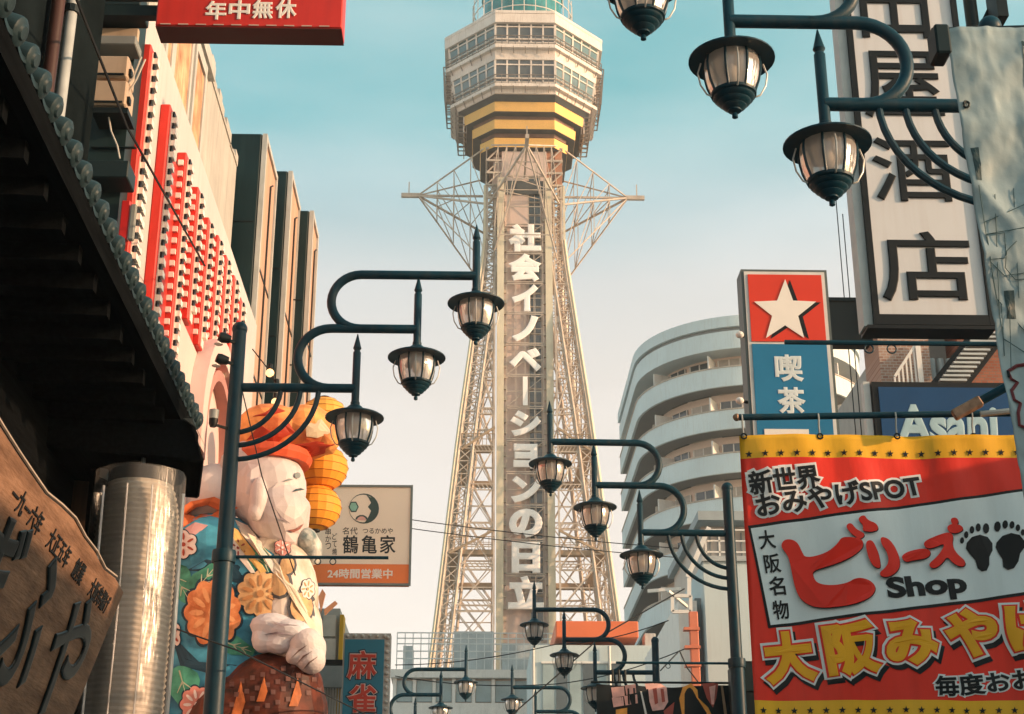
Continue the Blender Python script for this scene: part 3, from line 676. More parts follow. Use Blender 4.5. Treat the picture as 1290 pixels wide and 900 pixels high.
MB().plate([TR-U*.30-V*1.0, TR-U*.22-V*1.0, TR-U*.22-V*1.3, TR-U*.30-V*1.3], N_, .004).build('seal_mark', mat('seal_dark', (.035, .018, .014), .6), wbd)
for f in (.3, 2.2): MB().bar(TR-U*f-N_*.07-V*.3, Vector((-3.45, (TR-U*f).y, 3.4)), .05).build('bracket', DARK, wbd)

# recess wall with boxes (between eave shop and neon hall)
rw = thing('service_wall', 'narrow dark service wall with ledges between eave shop and red neon front', 'wall', (-3.7, 14.4, 0))
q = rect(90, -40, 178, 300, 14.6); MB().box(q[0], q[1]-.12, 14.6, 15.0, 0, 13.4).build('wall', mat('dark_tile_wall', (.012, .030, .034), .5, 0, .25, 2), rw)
for nm, x0, y0, x1, y1, d0, mm in (('beige_panel', 100, 33, 173, 57, .06, 'b'), ('grey_ledge', 100, 58, 176, 69, .3, 'g'), ('dark_beam', 92, 8, 186, 30, .45, 'd'), ('dark_beam', 95, -14, 186, 4, .3, 'g'), ('dark_ledge', 118, 217, 168, 238, .35, 'd'), ('panel_joint', 112, 181, 170, 183, .04, 'd'), ('red_panel', 150, 250, 161, 300, .05, 'r'), ('grey_panel', 162, 255, 169, 300, .06, 'g')):
    a = rect(x0, y0, x1, y1, 14.5); mm = {'b': mat('beige_board', (.42, .33, .25), .7, 0, .12, 3, 0, 40, .4, (.2, .15, .1)), 'g': mat('grey_board', (.22, .23, .22), .7), 'd': mat('beam_dark', (.010, .022, .026), .5), 'r': mat('red_enamel', (.50, .02, .02), .4)}[mm]
    bev(MB().box(a[0], a[1], 14.59-d0, 14.595, a[2], a[3]).build(nm, mm, rw), .01)
for i, (y0, y1) in enumerate(((69, 99), (100, 134))):
    a = rect(117-3*i, y0, 161-2*i, y1, 14.2); bx = thing('equipment_box', ['upper of two beige equipment boxes stacked on the service wall', 'lower of two beige equipment boxes stacked on the service wall'][i], 'equipment box', ((a[0]+a[1])/2, 14.2, a[2]), 'boxes on the service wall')
    bev(MB().box(a[0], a[1], 14.2, 14.55, a[2]+.02, a[3]-.01).build('case', mat('beige_enamel', (.48, .36, .26), .5, 0, .08, 4, 0, 40, .35, (.25, .17, .1)), bx), .015)
    MB().box(a[0]+.03, a[1]-.03, 14.185, 14.199, a[2]+.04, a[2]+.06).build('seam', DARK, bx)
    MB().box(a[1]-.01, a[1]+.03, 14.25, 14.33, a[2]+.08, a[2]+.15).build('latch', DARK, bx)
a = rect(122, 135, 155, 140, 14.2); MB().box(a[0]-.05, a[1]+.05, 14.2, 14.55, a[2]-.02, a[3]-.005).build('box_bracket', DARK, rw)
for pts in (((136, 142), (140, 165), (148, 184), (151, 200)), ((183, 75), (172, 100), (161, 118), (157, 140)), ((178, 72), (168, 98), (160, 108))):
    MB().tube([at_Y(x, y, 14.3) for x, y in pts], .010, 6).build('hanging_wire', mat('white_cable', (.5, .47, .42), .6), rw)

# red box sign at top
rs = thing('red_box_sign', 'red box sign with white lettering hanging at top edge beside dark steel bracket', 'sign', (-2.2, 13.2, 10.1))
a = rect(200, -60, 433, 34, 13.0); RED = mat('red_sign', (.55, .035, .028), .38, 0, .10, 1.5, 0, 40, .25, (.16, .02, .02))
bev(MB().box(a[0], a[1], 13.0, 13.3, a[2], a[3]).build('box', RED, rs), .012)
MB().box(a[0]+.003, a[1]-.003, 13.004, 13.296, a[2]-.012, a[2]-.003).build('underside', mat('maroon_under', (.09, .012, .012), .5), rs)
m = MB()
for k in range(10): x = a[0]+.05+(a[1]-a[0]-.1)*k/10; m.box(x, x+.1, 12.992, 12.998, a[2]+.01, a[2]+.022)
m.build('worn_edge', mat('chipped_white', (.5, .35, .3), .7), rs, kind='stuff')
SW = mat('sign_white', (.80, .75, .70), .5, 0, .04, 3)
for i, ch in enumerate('年中無休'): letters_px('letter', ch, 272+29.5*i, 13.5-.6*i, 27, 24, 13.0, SW, rs, bold=.035, thick=.008, off=.002)
for yy in (16, -8): p = at_Y(130, yy, 13.15); MB().box(p.x-.1, a[0], 13.1, 13.2, p.z-.06, p.z+.06).build('bracket', mat('beam_dark', ()), rs)

# ================================================================== LEFT: red neon hall
XN = -3.8
nh = thing('neon_hall', 'white-fronted amusement hall with upright red bars and rows of bulbs', 'building', (XN-1, 19, 0))
PW = mat('pinkish_white', (.66, .50, .47), .6, 0, .06, .8, 0, 40, .3, (.5, .38, .34))
MB().box(XN-3, XN, 15.0, 24.9, 0, 11.95).build('wall', mat('warm_white_panel', (.56, .50, .49), .55, 0, .08, .8, 0, 40, .35, (.40, .32, .28)), nh)
NRED = mat('neon_red', (.58, .035, .025), .40, 0, .12, 2, 0, 40, .3, (.25, .02, .02)); BULB = mat('bulb_white', (.82, .76, .68), .35); 
tops = [(177, 192), (193, 62), (217, 137), (237, 197), (252, 240), (265, 278), (277, 300), (287, 325), (297, 350), (305, 378)]
for i, (x, y) in enumerate(tops):
    p = at_X(x, y, XN+.12); zb_ = 9.3 if p.y > 18.2 else 7.6
    bo = MB().box(XN+.002, XN+.12, p.y-.11, p.y+.15, zb_, p.z).build('neon_bar', NRED, nh); bev(bo, .012)
    MB().box(XN+.121, XN+.135, p.y-.02, p.y+.13, zb_+.02, p.z-.06).build('bulb_strip', BULB, bo)
    bm_, bk = MB(), MB(); z = p.z-.15
    while z > zb_+.1:
        bm_.box(XN+.136, XN+.185, p.y+.0, p.y+.12, z-.045, z+.03); bk.box(XN+.136, XN+.16, p.y-.018, p.y+.11, z+.034, z+.098)
        if i > 2: bm_.box(XN+.03, XN+.095, p.y-.145, p.y-.111, z-.05, z+.02)
        z -= .155
    bm_.build('bulbs', BULB, bo, kind='stuff'); bk.build('sockets', BLACK, bo, kind='stuff')
    if i in (1, 2): MB().box(XN+.002, XN+.03, p.y+.40, p.y+.52, zb_, p.z-.9).build('white_strip', PW, nh)
    if i > 2: MB().box(XN+.002, XN+.035, p.y-.74 if i < 6 else p.y-.62, p.y-.13, zb_, p.z-.25).build('red_strip', NRED, nh)
# lower pink front with arch
MB().box(XN+.002, XN+.09, 15.2, 24.0, 3, zat(556, 18.6, 240)).build('lower_front', PW, nh)
zl = zat(553, 18.6, 240); MB().box(XN+.002, XN+.14, 15.2, 24.0, zl, zl+.06).build('front_ledge', CONC, nh)
MB().box(XN+.003, XN+.058, 18.2, 24.0, zl+.062, 9.27).build('arch_backing', PW, nh)
ay0, ay1 = at_X(240, 520, XN+.1).y, at_X(292, 520, XN+.1).y; ac = (ay0+ay1)/2; ar = (ay1-ay0)/2; zc0 = zl+.55
for nm, r0, r1, dd, mm in (('arch_moulding', ar, ar*.80, .2, PW), ('arch_inner', ar*.72, ar*.62, .16, mat('dusty_pink', (.42, .20, .17), .6))):
    o_, i_ = arc(ac, zc0, r0, r0*.95, 0, 180, 16), arc(ac, zc0, r1, r1*.95, 0, 180, 16)
    o_ = [(ac+r0, zl+.07)]+o_+[(ac-r0, zl+.07)]; i_ = [(ac+r1, zl+.07)]+i_+[(ac-r1, zl+.07)]
    n = len(o_); m = MB(); m.add([(XN+.06, y, z) for y, z in o_]+[(XN+.06+dd, y, z) for y, z in o_]+[(XN+.06, y, z) for y, z in i_]+[(XN+.06+dd, y, z) for y, z in i_],
        [f for k in range(n-1) for f in ((k, k+1, n+k+1, n+k), (2*n+k+1, 2*n+k, 3*n+k, 3*n+k+1), (n+k, n+k+1, 3*n+k+1, 3*n+k))]); m.build(nm, mm, nh, True)
for k in range(26):
    y = 15.4+.33*k; MB().box(XN+.092, XN+.105, y, y+.02, 3, zl-.01).build('panel_joint', mat('joint_pink', (.55, .42, .38), .7), nh)
# upper part behind: rust panels in pale frames and weathered concrete
up_ = thing('rust_panel_building', 'taller weathered building with rust-stained framed panels above the red bars', 'building', (-5.5, 22, 0))
XU = -4.3; MB().box(XU-3, XU, 15.6, 24.6, 0, 14.9).build('wall', CONC, up_)
RUST = mat('rust_panel', (.50, .24, .13), .8, 0, .35, 2.5, .4, 18, .7, (.10, .07, .055), c2=(.62, .36, .22))
FRM = mat('pale_frame', (.45, .45, .43), .6, 0, .1, 3, 0, 40, .4, (.2, .18, .16))
for (xa, xb, zt_) in ((208, 219, 14.5), (219, 244, 14.6), (247, 263, 14.65)):
    y0, y1 = at_X(xa, 110, XU+.12).y, at_X(xb, 110, XU+.12).y
    pn = MB().box(XU+.003, XU+.06, y0+.12, y1-.12, 10.5, zt_-.25).build('rust_panel', RUST, up_)
    m = MB().box(XU+.003, XU+.085, y0, y0+.118, 10.3, zt_).box(XU+.003, XU+.085, y1-.118, y1, 10.3, zt_).box(XU+.004, XU+.083, y0+.119, y1-.119, zt_-.2, zt_-.002); m.build('frame', FRM, pn)
y0, y1 = at_X(205, 90, XU+.12).y, at_X(250, 60, XU).y; MB().box(XU-.3, XU+.10, y0, y1+1, 14.75, 15.0).build('roof_fascia', FRM, up_)
m = MB(); n = 12
for k in range(n):
    y = y1+.8+(24.6-y1-.8)*k/n; y2 = y1+.8+(24.6-y1-.8)*(k+1)/n; m.box(XU-.4, XU+.02, y, y2-.003, 14.9, 15.12+.12*math.sin(k*1.9)+.1*random.random()-.02*k)
m.build('broken_parapet', CONC, up_)
# dark fins
FINM = mat('fin_green', (.004, .020, .024), .5, 0, .2, 1.2, 0, 40, .3, (.03, .06, .06)); BRK = brick_mat('fin_tile', (.52, .30, .20), (.40, .21, .14), (.50, .38, .30), True)
fn = thing('fin_building', 'building with three tall dark green fins and rust-coloured flanks over the street', 'building', (-5, 27, 0))
MB().box(-9, -4.95, 24.95, 34, 0, 15.0).build('wall', CONC, fn)
fins = [(262, 322, 338, 25.0, 168), (340, 358, 370, 27.0, 215), (368, 388, 395, 28.5, 265)]
for (x0, x1, x2, Y, yt) in fins:
    a, b_ = at_Y(x0, 300, Y).x, at_Y(x1, 300, Y).x; zt_ = zat(yt, Y, x1); y2 = at_X(x2, 330, b_).y
    fo = MB().box(a-.6, b_, Y, y2-.03, 0, zt_).build('fin', FINM, fn); bev(fo, .03)
    MB().box(b_+.003, b_+.05, Y+.12, y2-.13, 3, zt_-.12).build('rust_flank', BRK, fo)
    m = MB().box(b_+.004, b_+.09, Y+.005, Y+.11, 3, zt_-.004).box(b_+.004, b_+.09, y2-.12, y2-.035, 3, zt_-.004).box(b_+.004, b_+.088, Y+.111, y2-.121, zt_-.11, zt_-.006); m.build('flank_frame', FRM, fo)
    for z in (8.4, 9.8, 11.2, 12.6, 14.0): MB().box(a-.55, b_-.05, Y-.012, Y-.002, z, z+.03).build('fin_joint', DARK, fo)
    MB().tube([(b_+.07, (Y+y2)/2+.1, 4), (b_+.07, (Y+y2)/2+.1, zt_-.6), (b_+.07, (Y+y2)/2+.35, zt_-.45)], .018, 6).build('conduit', CABLE, fo)
    for z in (11.2, 13.2): MB().box(b_+.01, b_+.065, Y+.121, y2-.131, z, z+.05).build('flank_joint', DARK, fo)

# ================================================================== folk deity figure
YS_ = 19.6
def gp(x, y, Y=YS_): return at_Y(x, y, Y)
st = thing('deity_figure', 'giant colourful seated folk deity figure in flowered teal robe on the shopfront', 'statue', (gp(300, 900).x, YS_, 2.6))
def blob(name, els, m_, vox=.06, ratio=.25, smooth=False, parent=st):
    b = MB()
    for (x, y, rx, ry, rz, *o) in els: c = gp(x, y, YS_+(o[0] if o else 0)); b.ell(c, (rx, ry, rz), 20, 12)
    me = b.mesh(name); o = bpy.data.objects.new('tmp', me); col.objects.link(o)
    md = o.modifiers.new('r', 'REMESH'); md.mode = 'VOXEL'; md.voxel_size = vox
    sm = o.modifiers.new('s', 'SMOOTH'); sm.iterations = 4; sm.factor = .5
    dc = o.modifiers.new('d', 'DECIMATE'); dc.ratio = ratio
    bpy.context.view_layer.update(); me2 = bpy.data.meshes.new_from_object(o.evaluated_get(bpy.context.evaluated_depsgraph_get()))
    bpy.data.objects.remove(o); bpy.data.meshes.remove(me)
    tree = BVHTree.FromPolygons([v.co.copy() for v in me2.vertices], [tuple(p.vertices) for p in me2.polygons])
    me2.transform(Matrix.Translation(-wl(parent))); me2.name = name
    if smooth: me2.shade_smooth()
    return link(name, me2, parent, m_), tree
ROBE = mat('robe_blue', (.012, .11, .24), .5, 0, .5, 2.2, .05, 20, c2=(.06, .30, .44))
robe, robeT = blob('robe', [(288, 775, .95, .75, 1.15), (268, 700, .68, .55, .55, -.1), (270, 880, .92, .75, 1.1), (325, 760, .75, .7, .85, -.05)], ROBE, .06, .07)
FACE = mat('face_white', (.60, .53, .53), .4, 0, .08, 2, .03, 20, .4, (.38, .30, .28))
head, headT = blob('head', [(338, 618, .50, .50, .58, -.1), (352, 650, .40, .44, .42, -.25), (318, 590, .44, .45, .38, -.05), (382, 640, .10, .14, .13, -.35), (358, 680, .24, .28, .18, -.25), (318, 612, .12, .2, .3, -.45)], FACE, .05, .075)
blob('collar', [(272, 622, .42, .40, .40), (250, 640, .35, .3, .25)], mat('collar_white', (.66, .62, .62), .6, 0, .06, 2), .06, .3)
HAT = mat('cap_orange', (.66, .10, .035), .5, 0, .4, 3.2, .05, 20, c2=(.75, .33, .10))
cap, capT = blob('cap', [(340, 545, .48, .48, .38), (385, 545, .42, .42, .38, .05), (412, 556, .18, .25, .18, 0), (325, 560, .3, .4, .25)], HAT, .05, .07)
MB().lathe([(.50, -.08), (.54, 0), (.50, .10)], gp(342, 580, YS_-.05), 18).build('cap_band', mat('band_red', (.62, .10, .04), .45, 0, .2, 4), st)
CHE = mat('chest_cream', (.60, .47, .34), .55, 0, .30, 3.5, .05, 20, c2=(.62, .56, .52))
chest, chestT = blob('chest', [(360, 760, .42, .6, .78, -.15), (372, 805, .36, .55, .55, -.2), (345, 705, .38, .45, .35, -.1)], CHE, .06, .08)
OBI = mat('obi_brown', (.018, .008, .007), .5, 0, .7, 5, .05, 20, c2=(.085, .02, .010))
obi, obiT = blob('obi', [(340, 905, .72, .85, .80, -.25), (372, 870, .35, .6, .45, -.3), (300, 930, .7, .8, .8, -.3)], OBI, .06, .08)
CUF = mat('cuff_white', (.62, .60, .64), .5, 0, .08, 2, .03, 20)
cuff, cuffT = blob('cuff', [(342, 788, .27, .24, .15, -.68), (366, 796, .26, .24, .15, -.72), (332, 806, .15, .2, .17, -.66), (352, 812, .18, .2, .12, -.70)], CUF, .035, .14)
hand, handT = blob('hand', [(386, 812, .21, .24, .20, -.74), (392, 832, .18, .22, .17, -.76), (374, 828, .14, .2, .12, -.74), (402, 818, .09, .14, .17, -.70)], mat('hand_pale', (.62, .56, .56), .5, 0, .06, 2, .03, 20), .03, .3)
def decal(name, outline, tree, m_, parent, off=.02, center=None):
    """coloured patch lying on the figure's surface, outline given as picture points on it"""
    cxp = center or (sum(p[0] for p in outline)/len(outline), sum(p[1] for p in outline)/len(outline))
    rings = 4; b = MB(); n = len(outline); last = None
    pts = [cxp]+[(cxp[0]+(x-cxp[0])*k/rings, cxp[1]+(y-cxp[1])*k/rings) for k in range(1, rings+1) for x, y in outline]
    for x, y in pts:
        d = ray(x, y).normalized(); h = tree.ray_cast(CAM, d)
        if h[0] is not None: last = h[3]
        b.v.append(CAM+d*((h[3] if h[0] is not None else (last or 21))-off))
    b.f += [(0, 1+k, 1+(k+1) % n) for k in range(n)]
    for r_ in range(rings-1):
        for k in range(n):
            a, c = 1+r_*n+k, 1+r_*n+(k+1) % n; b.f.append((a, a+n, c+n, c))
    b.mi = [0]*len(b.f); return b.build(name, m_, parent)
def flower(cx, cy, r0, np_, m_, mc, tree, parent, ex=1., off=.02, depth=.18):
    N = np_*6; ol = [(cx+ex*r0*(1-depth*(1-abs(math.sin(np_*math.pi*i/N))))*math.cos(2*math.pi*i/N), cy+r0*(1-depth*(1-abs(math.sin(np_*math.pi*i/N))))*math.sin(2*math.pi*i/N)) for i in range(N)]
    f = decal('painted_flower', ol, tree, m_, parent, off)
    decal('flower_outline', [(cx+(x-cx)*1.09, cy+(y-cy)*1.09) for x, y in ol], tree, NAVY, f, off-.012)
    for k in range(np_):
        a = 2*math.pi*(k+.5)/np_; qx, qy = cx+ex*r0*.56*math.cos(a), cy+r0*.56*math.sin(a)
        decal('petal', [(qx+ex*r0*(.26*math.cos(t)*math.cos(a)-.09*math.sin(t)*math.sin(a)), qy+r0*(.26*math.cos(t)*math.sin(a)+.09*math.sin(t)*math.cos(a))) for t in [i*math.pi/4 for i in range(8)]], tree, mc, f, off+.012)
    decal('flower_centre', [(cx+ex*r0*.16*math.cos(i*.8), cy+r0*.16*math.sin(i*.8)) for i in range(8)], tree, mc, f, off+.02)
FO = mat('flower_orange', (.60, .17, .055), .5, 0, .3, 6, c2=(.66, .28, .12)); FOD = mat('petal_orange', (.70, .33, .15), .5, 0, .15, 6)
FT_ = mat('flower_tan', (.58, .36, .18), .5, 0, .25, 6); FTD = mat('petal_tan', (.45, .22, .09), .5); FW_ = mat('flower_white', (.68, .60, .58), .5, 0, .05, 5); FWD = mat('petal_red', (.33, .06, .04), .5)
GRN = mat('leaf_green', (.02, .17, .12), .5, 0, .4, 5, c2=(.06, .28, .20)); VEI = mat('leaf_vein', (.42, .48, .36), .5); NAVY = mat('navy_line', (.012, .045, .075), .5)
def leaf(cx, cy, L, W, ang):
    c, s_ = math.cos(R(ang)), math.sin(R(ang)); f = lambda u, v: (cx+u*c-v*s_, cy+u*s_+v*c)
    o = decal('painted_leaf', [f(L*math.cos(t), W*math.sin(t)*(1+.25*math.cos(3*t))) for t in [i*math.pi/9 for i in range(18)]], robeT, GRN, robe, .014)
    for (u0, v0, u1, v1) in ((-.8, 0, .8, 0), (-.3, 0, .1, .5), (-.3, 0, .1, -.5), (.2, 0, .55, .4), (.2, 0, .55, -.4)):
        (ax, ay), (bx_, by) = f(u0*L, v0*W), f(u1*L, v1*W); nx, ny = -(by-ay), bx_-ax; ln = math.hypot(nx, ny) or 1; nx, ny = nx/ln*1.0, ny/ln*1.0
        decal('vein', [(ax+nx, ay+ny), (ax-nx, ay-ny), (bx_-nx*.4, by-ny*.4), (bx_+nx*.4, by+ny*.4)], robeT, VEI, o, .026)
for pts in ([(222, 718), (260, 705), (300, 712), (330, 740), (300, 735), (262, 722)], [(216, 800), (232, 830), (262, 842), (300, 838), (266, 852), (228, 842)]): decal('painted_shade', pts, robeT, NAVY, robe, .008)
decal('robe_lining', [(214, 650), (240, 632), (270, 626), (300, 640), (280, 652), (246, 655), (226, 668)], robeT, mat('lining_orange', (.60, .16, .06), .5, 0, .3, 5), robe, .012)
decal('robe_lining', [(222, 672), (246, 658), (262, 662), (238, 682), (224, 684)], robeT, mat('lining_pink', (.62, .36, .36), .5), robe, .016)
leaf(226, 735, 27, 17, 60); leaf(258, 730, 24, 14, -50); leaf(232, 868, 30, 20, 75); leaf(300, 815, 22, 11, 20); leaf(330, 708, 26, 15, 35)
flower(268, 772, 43, 11, FO, FOD, robeT, robe, .85, .03, .12); flower(328, 748, 30, 10, FT_, FTD, robeT, robe, 1, .03, .14)
flower(231, 686, 18, 6, FW_, FWD, robeT, robe, 1, .03, .2); flower(216, 800, 20, 6, FW_, FWD, robeT, robe, .6, .03, .2)
flower(300, 690, 13, 6, FW_, FWD, robeT, robe, 1, .03, .2); flower(248, 888, 24, 9, mat('flower_rose', (.62, .26, .22), .5, 0, .2, 6), FW_, robeT, robe, .9, .03, .14)
flower(388, 742, 13, 7, FW_, FT_, chestT, chest, .7, .03, .16); flower(356, 690, 11, 6, mat('flower_rose', ()), FW_, chestT, chest, 1, .03, .18)
for (pts, cc) in (([(296, 655), (312, 662), (330, 684), (352, 716), (344, 722), (322, 694), (304, 672)], (.68, .62, .56)), ([(286, 660), (300, 668), (318, 692), (336, 720), (328, 722), (308, 698), (292, 676)], (.62, .40, .14)), ([(278, 664), (290, 672), (306, 696), (322, 722), (316, 722), (298, 700), (282, 678)], (.58, .55, .56))):
    decal('collar_band', pts, robeT, mat('collar_band_%d' % int(cc[2]*100), cc, .5, 0, .12, 5), robe, .035)
for (x, y, r0) in ((352, 735, 17), (380, 765, 19), (362, 712, 12)):
    f = decal('chest_medallion', [(x+r0*math.cos(i*.524), y+r0*1.2*math.sin(i*.524)) for i in range(12)], chestT, mat('medallion_dark', (.10, .10, .11), .5), chest, .012)
    decal('medallion_inner', [(x+r0*.76*math.cos(i*.524), y+r0*.95*math.sin(i*.524)) for i in range(12)], chestT, FT_, f, .022)
decal('chest_edge', [(312, 672), (325, 678), (352, 712), (375, 745), (398, 790), (390, 792), (366, 752), (340, 718)], chestT, mat('edge_cream', (.66, .58, .46), .5, 0, .1, 4), chest, .03)
for i in range(9):
    for j in range(4):
        x, y = 292+i*13+(j % 2)*6, 862-i*4+j*13
        if y < 905 and obiT.ray_cast(CAM, ray(x, y).normalized())[0]: decal('obi_square', [(x-3, y-3), (x+3, y-3), (x+3, y+3), (x-3, y+3)], obiT, mat('obi_motif', (.13, .06, .05), .5), obi, .015)
for x, y, dx, dy in ((300, 880, 9, 22), (330, 868, 7, 16), (372, 872, 8, 18)): decal('obi_flame', [(x-dx, y+dy), (x-dx*.3, y), (x+dx*.4, y-dy), (x+dx, y+dy*.2), (x+dx*.4, y+dy)], obiT, mat('obi_orange', (.42, .12, .035), .5, 0, .3, 8), obi, .02)
for pts in ([(372, 838), (382, 826), (394, 820), (383, 828)], [(380, 846), (389, 834), (401, 827), (390, 836)], [(366, 830), (376, 819), (388, 812), (377, 821)]): decal('finger_crease', pts, handT, mat('crease_brown', (.20, .13, .11), .6), hand, .014)
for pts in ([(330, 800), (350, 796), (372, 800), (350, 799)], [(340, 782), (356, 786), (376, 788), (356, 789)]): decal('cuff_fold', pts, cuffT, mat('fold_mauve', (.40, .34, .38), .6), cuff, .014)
EYE = mat('eye_dark', (.05, .08, .09), .4); decal('eye', [(368, 620), (373, 616), (379, 615), (384, 617), (379, 618), (373, 619)], headT, EYE, head, .03)
decal('brow_spot', [(375+4*math.cos(i*.785), 599+4*math.sin(i*.785)) for i in range(8)], headT, mat('brow_grey', (.20, .22, .22), .5), head, .03)
decal('brow', [(356, 607), (364, 603), (370, 604), (364, 606)], headT, mat('brow_grey', ()), head, .03)
decal('mouth', [(362, 668), (370, 671), (378, 667), (383, 660), (377, 664), (370, 668)], headT, mat('lip_brown', (.30, .12, .10), .5), head, .03)
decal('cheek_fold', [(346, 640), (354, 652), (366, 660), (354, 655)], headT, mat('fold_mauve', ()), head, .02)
blob('ear', [(326, 626, .12, .14, .27, -.62), (322, 645, .10, .12, .13, -.62)], FACE, .03, .4, parent=st)
blob('beard_ribbon', [(385, 680, .16, .22, .16, -.2), (395, 694, .12, .15, .2, -.15)], mat('ribbon_teal', (.16, .30, .33), .5, 0, .5, 5, c2=(.55, .5, .46)), .04, .3)
CS = mat('cap_scroll', (.42, .045, .02), .5)
for pts in ([(310, 555), (328, 535), (348, 548), (362, 530), (372, 545), (356, 552), (345, 565), (330, 550)], [(372, 560), (400, 556), (422, 560), (408, 572), (385, 578)], [(318, 525), (345, 512), (360, 518), (340, 524)], [(352, 575), (372, 566), (390, 586), (372, 584)]): decal('cap_pattern', pts, capT, CS, cap, .02)
decal('cap_pattern', [(385, 535), (405, 528), (418, 545), (400, 552), (386, 550)], capT, mat('cap_pale', (.66, .52, .36), .5), cap, .02)
# orange ribbed lanterns behind
for i, (x, y, rx, rz, lab) in enumerate(((408, 527, .34, .30, 'yellow-orange ribbed globe lantern peeking above the figure\'s cap'), (405, 590, .37, .33, 'orange ribbed globe lantern, middle of the three behind the figure'), (398, 640, .35, .32, 'orange ribbed globe lantern, lowest of the three behind the figure'))):
    c = gp(x, y, 20.6); gl_ = thing('globe_lantern', lab, 'lantern', tuple(c-Vector((0, 0, rz))), 'globe lanterns behind the figure')
    prof = []
    for k in range(9): a = -80+160*k/8; prof.append((rx*math.cos(R(a)), rz*math.sin(R(a))))
    MB().lathe(prof, c, 18).build('shade', mat('lantern_orange', (.82, .33, .04), .5, 0, .12, 3) if i else mat('lantern_yellow', (.75, .42, .08), .5, 0, .12, 3), gl_)
    for k in (0, 8): r_, z_ = prof[k]; MB().lathe([(r_+.01, z_-.02), (r_+.01, z_+.02)], c, 14).build('ring', BLACK, gl_)
    for k in range(1, 8): r_, z_ = prof[k]; MB().lathe([(r_-.01, z_-.008), (r_+.008, z_), (r_-.01, z_+.008)], c, 18).build('rib', mat('lantern_rib', (.42, .13, .02), .5), gl_)
# paddle-shaped ornaments beyond the figure
for pts in (((404, 772), (410, 748), (406, 742), (401, 752)), ((409, 775), (425, 760), (422, 757), (408, 768))):
    MB().plate([gp(x, y, 20.3) for x, y in pts], (0, 1, 0), .05).build('fan_blade', mat('fan_wood', (.40, .20, .12), .6), st)

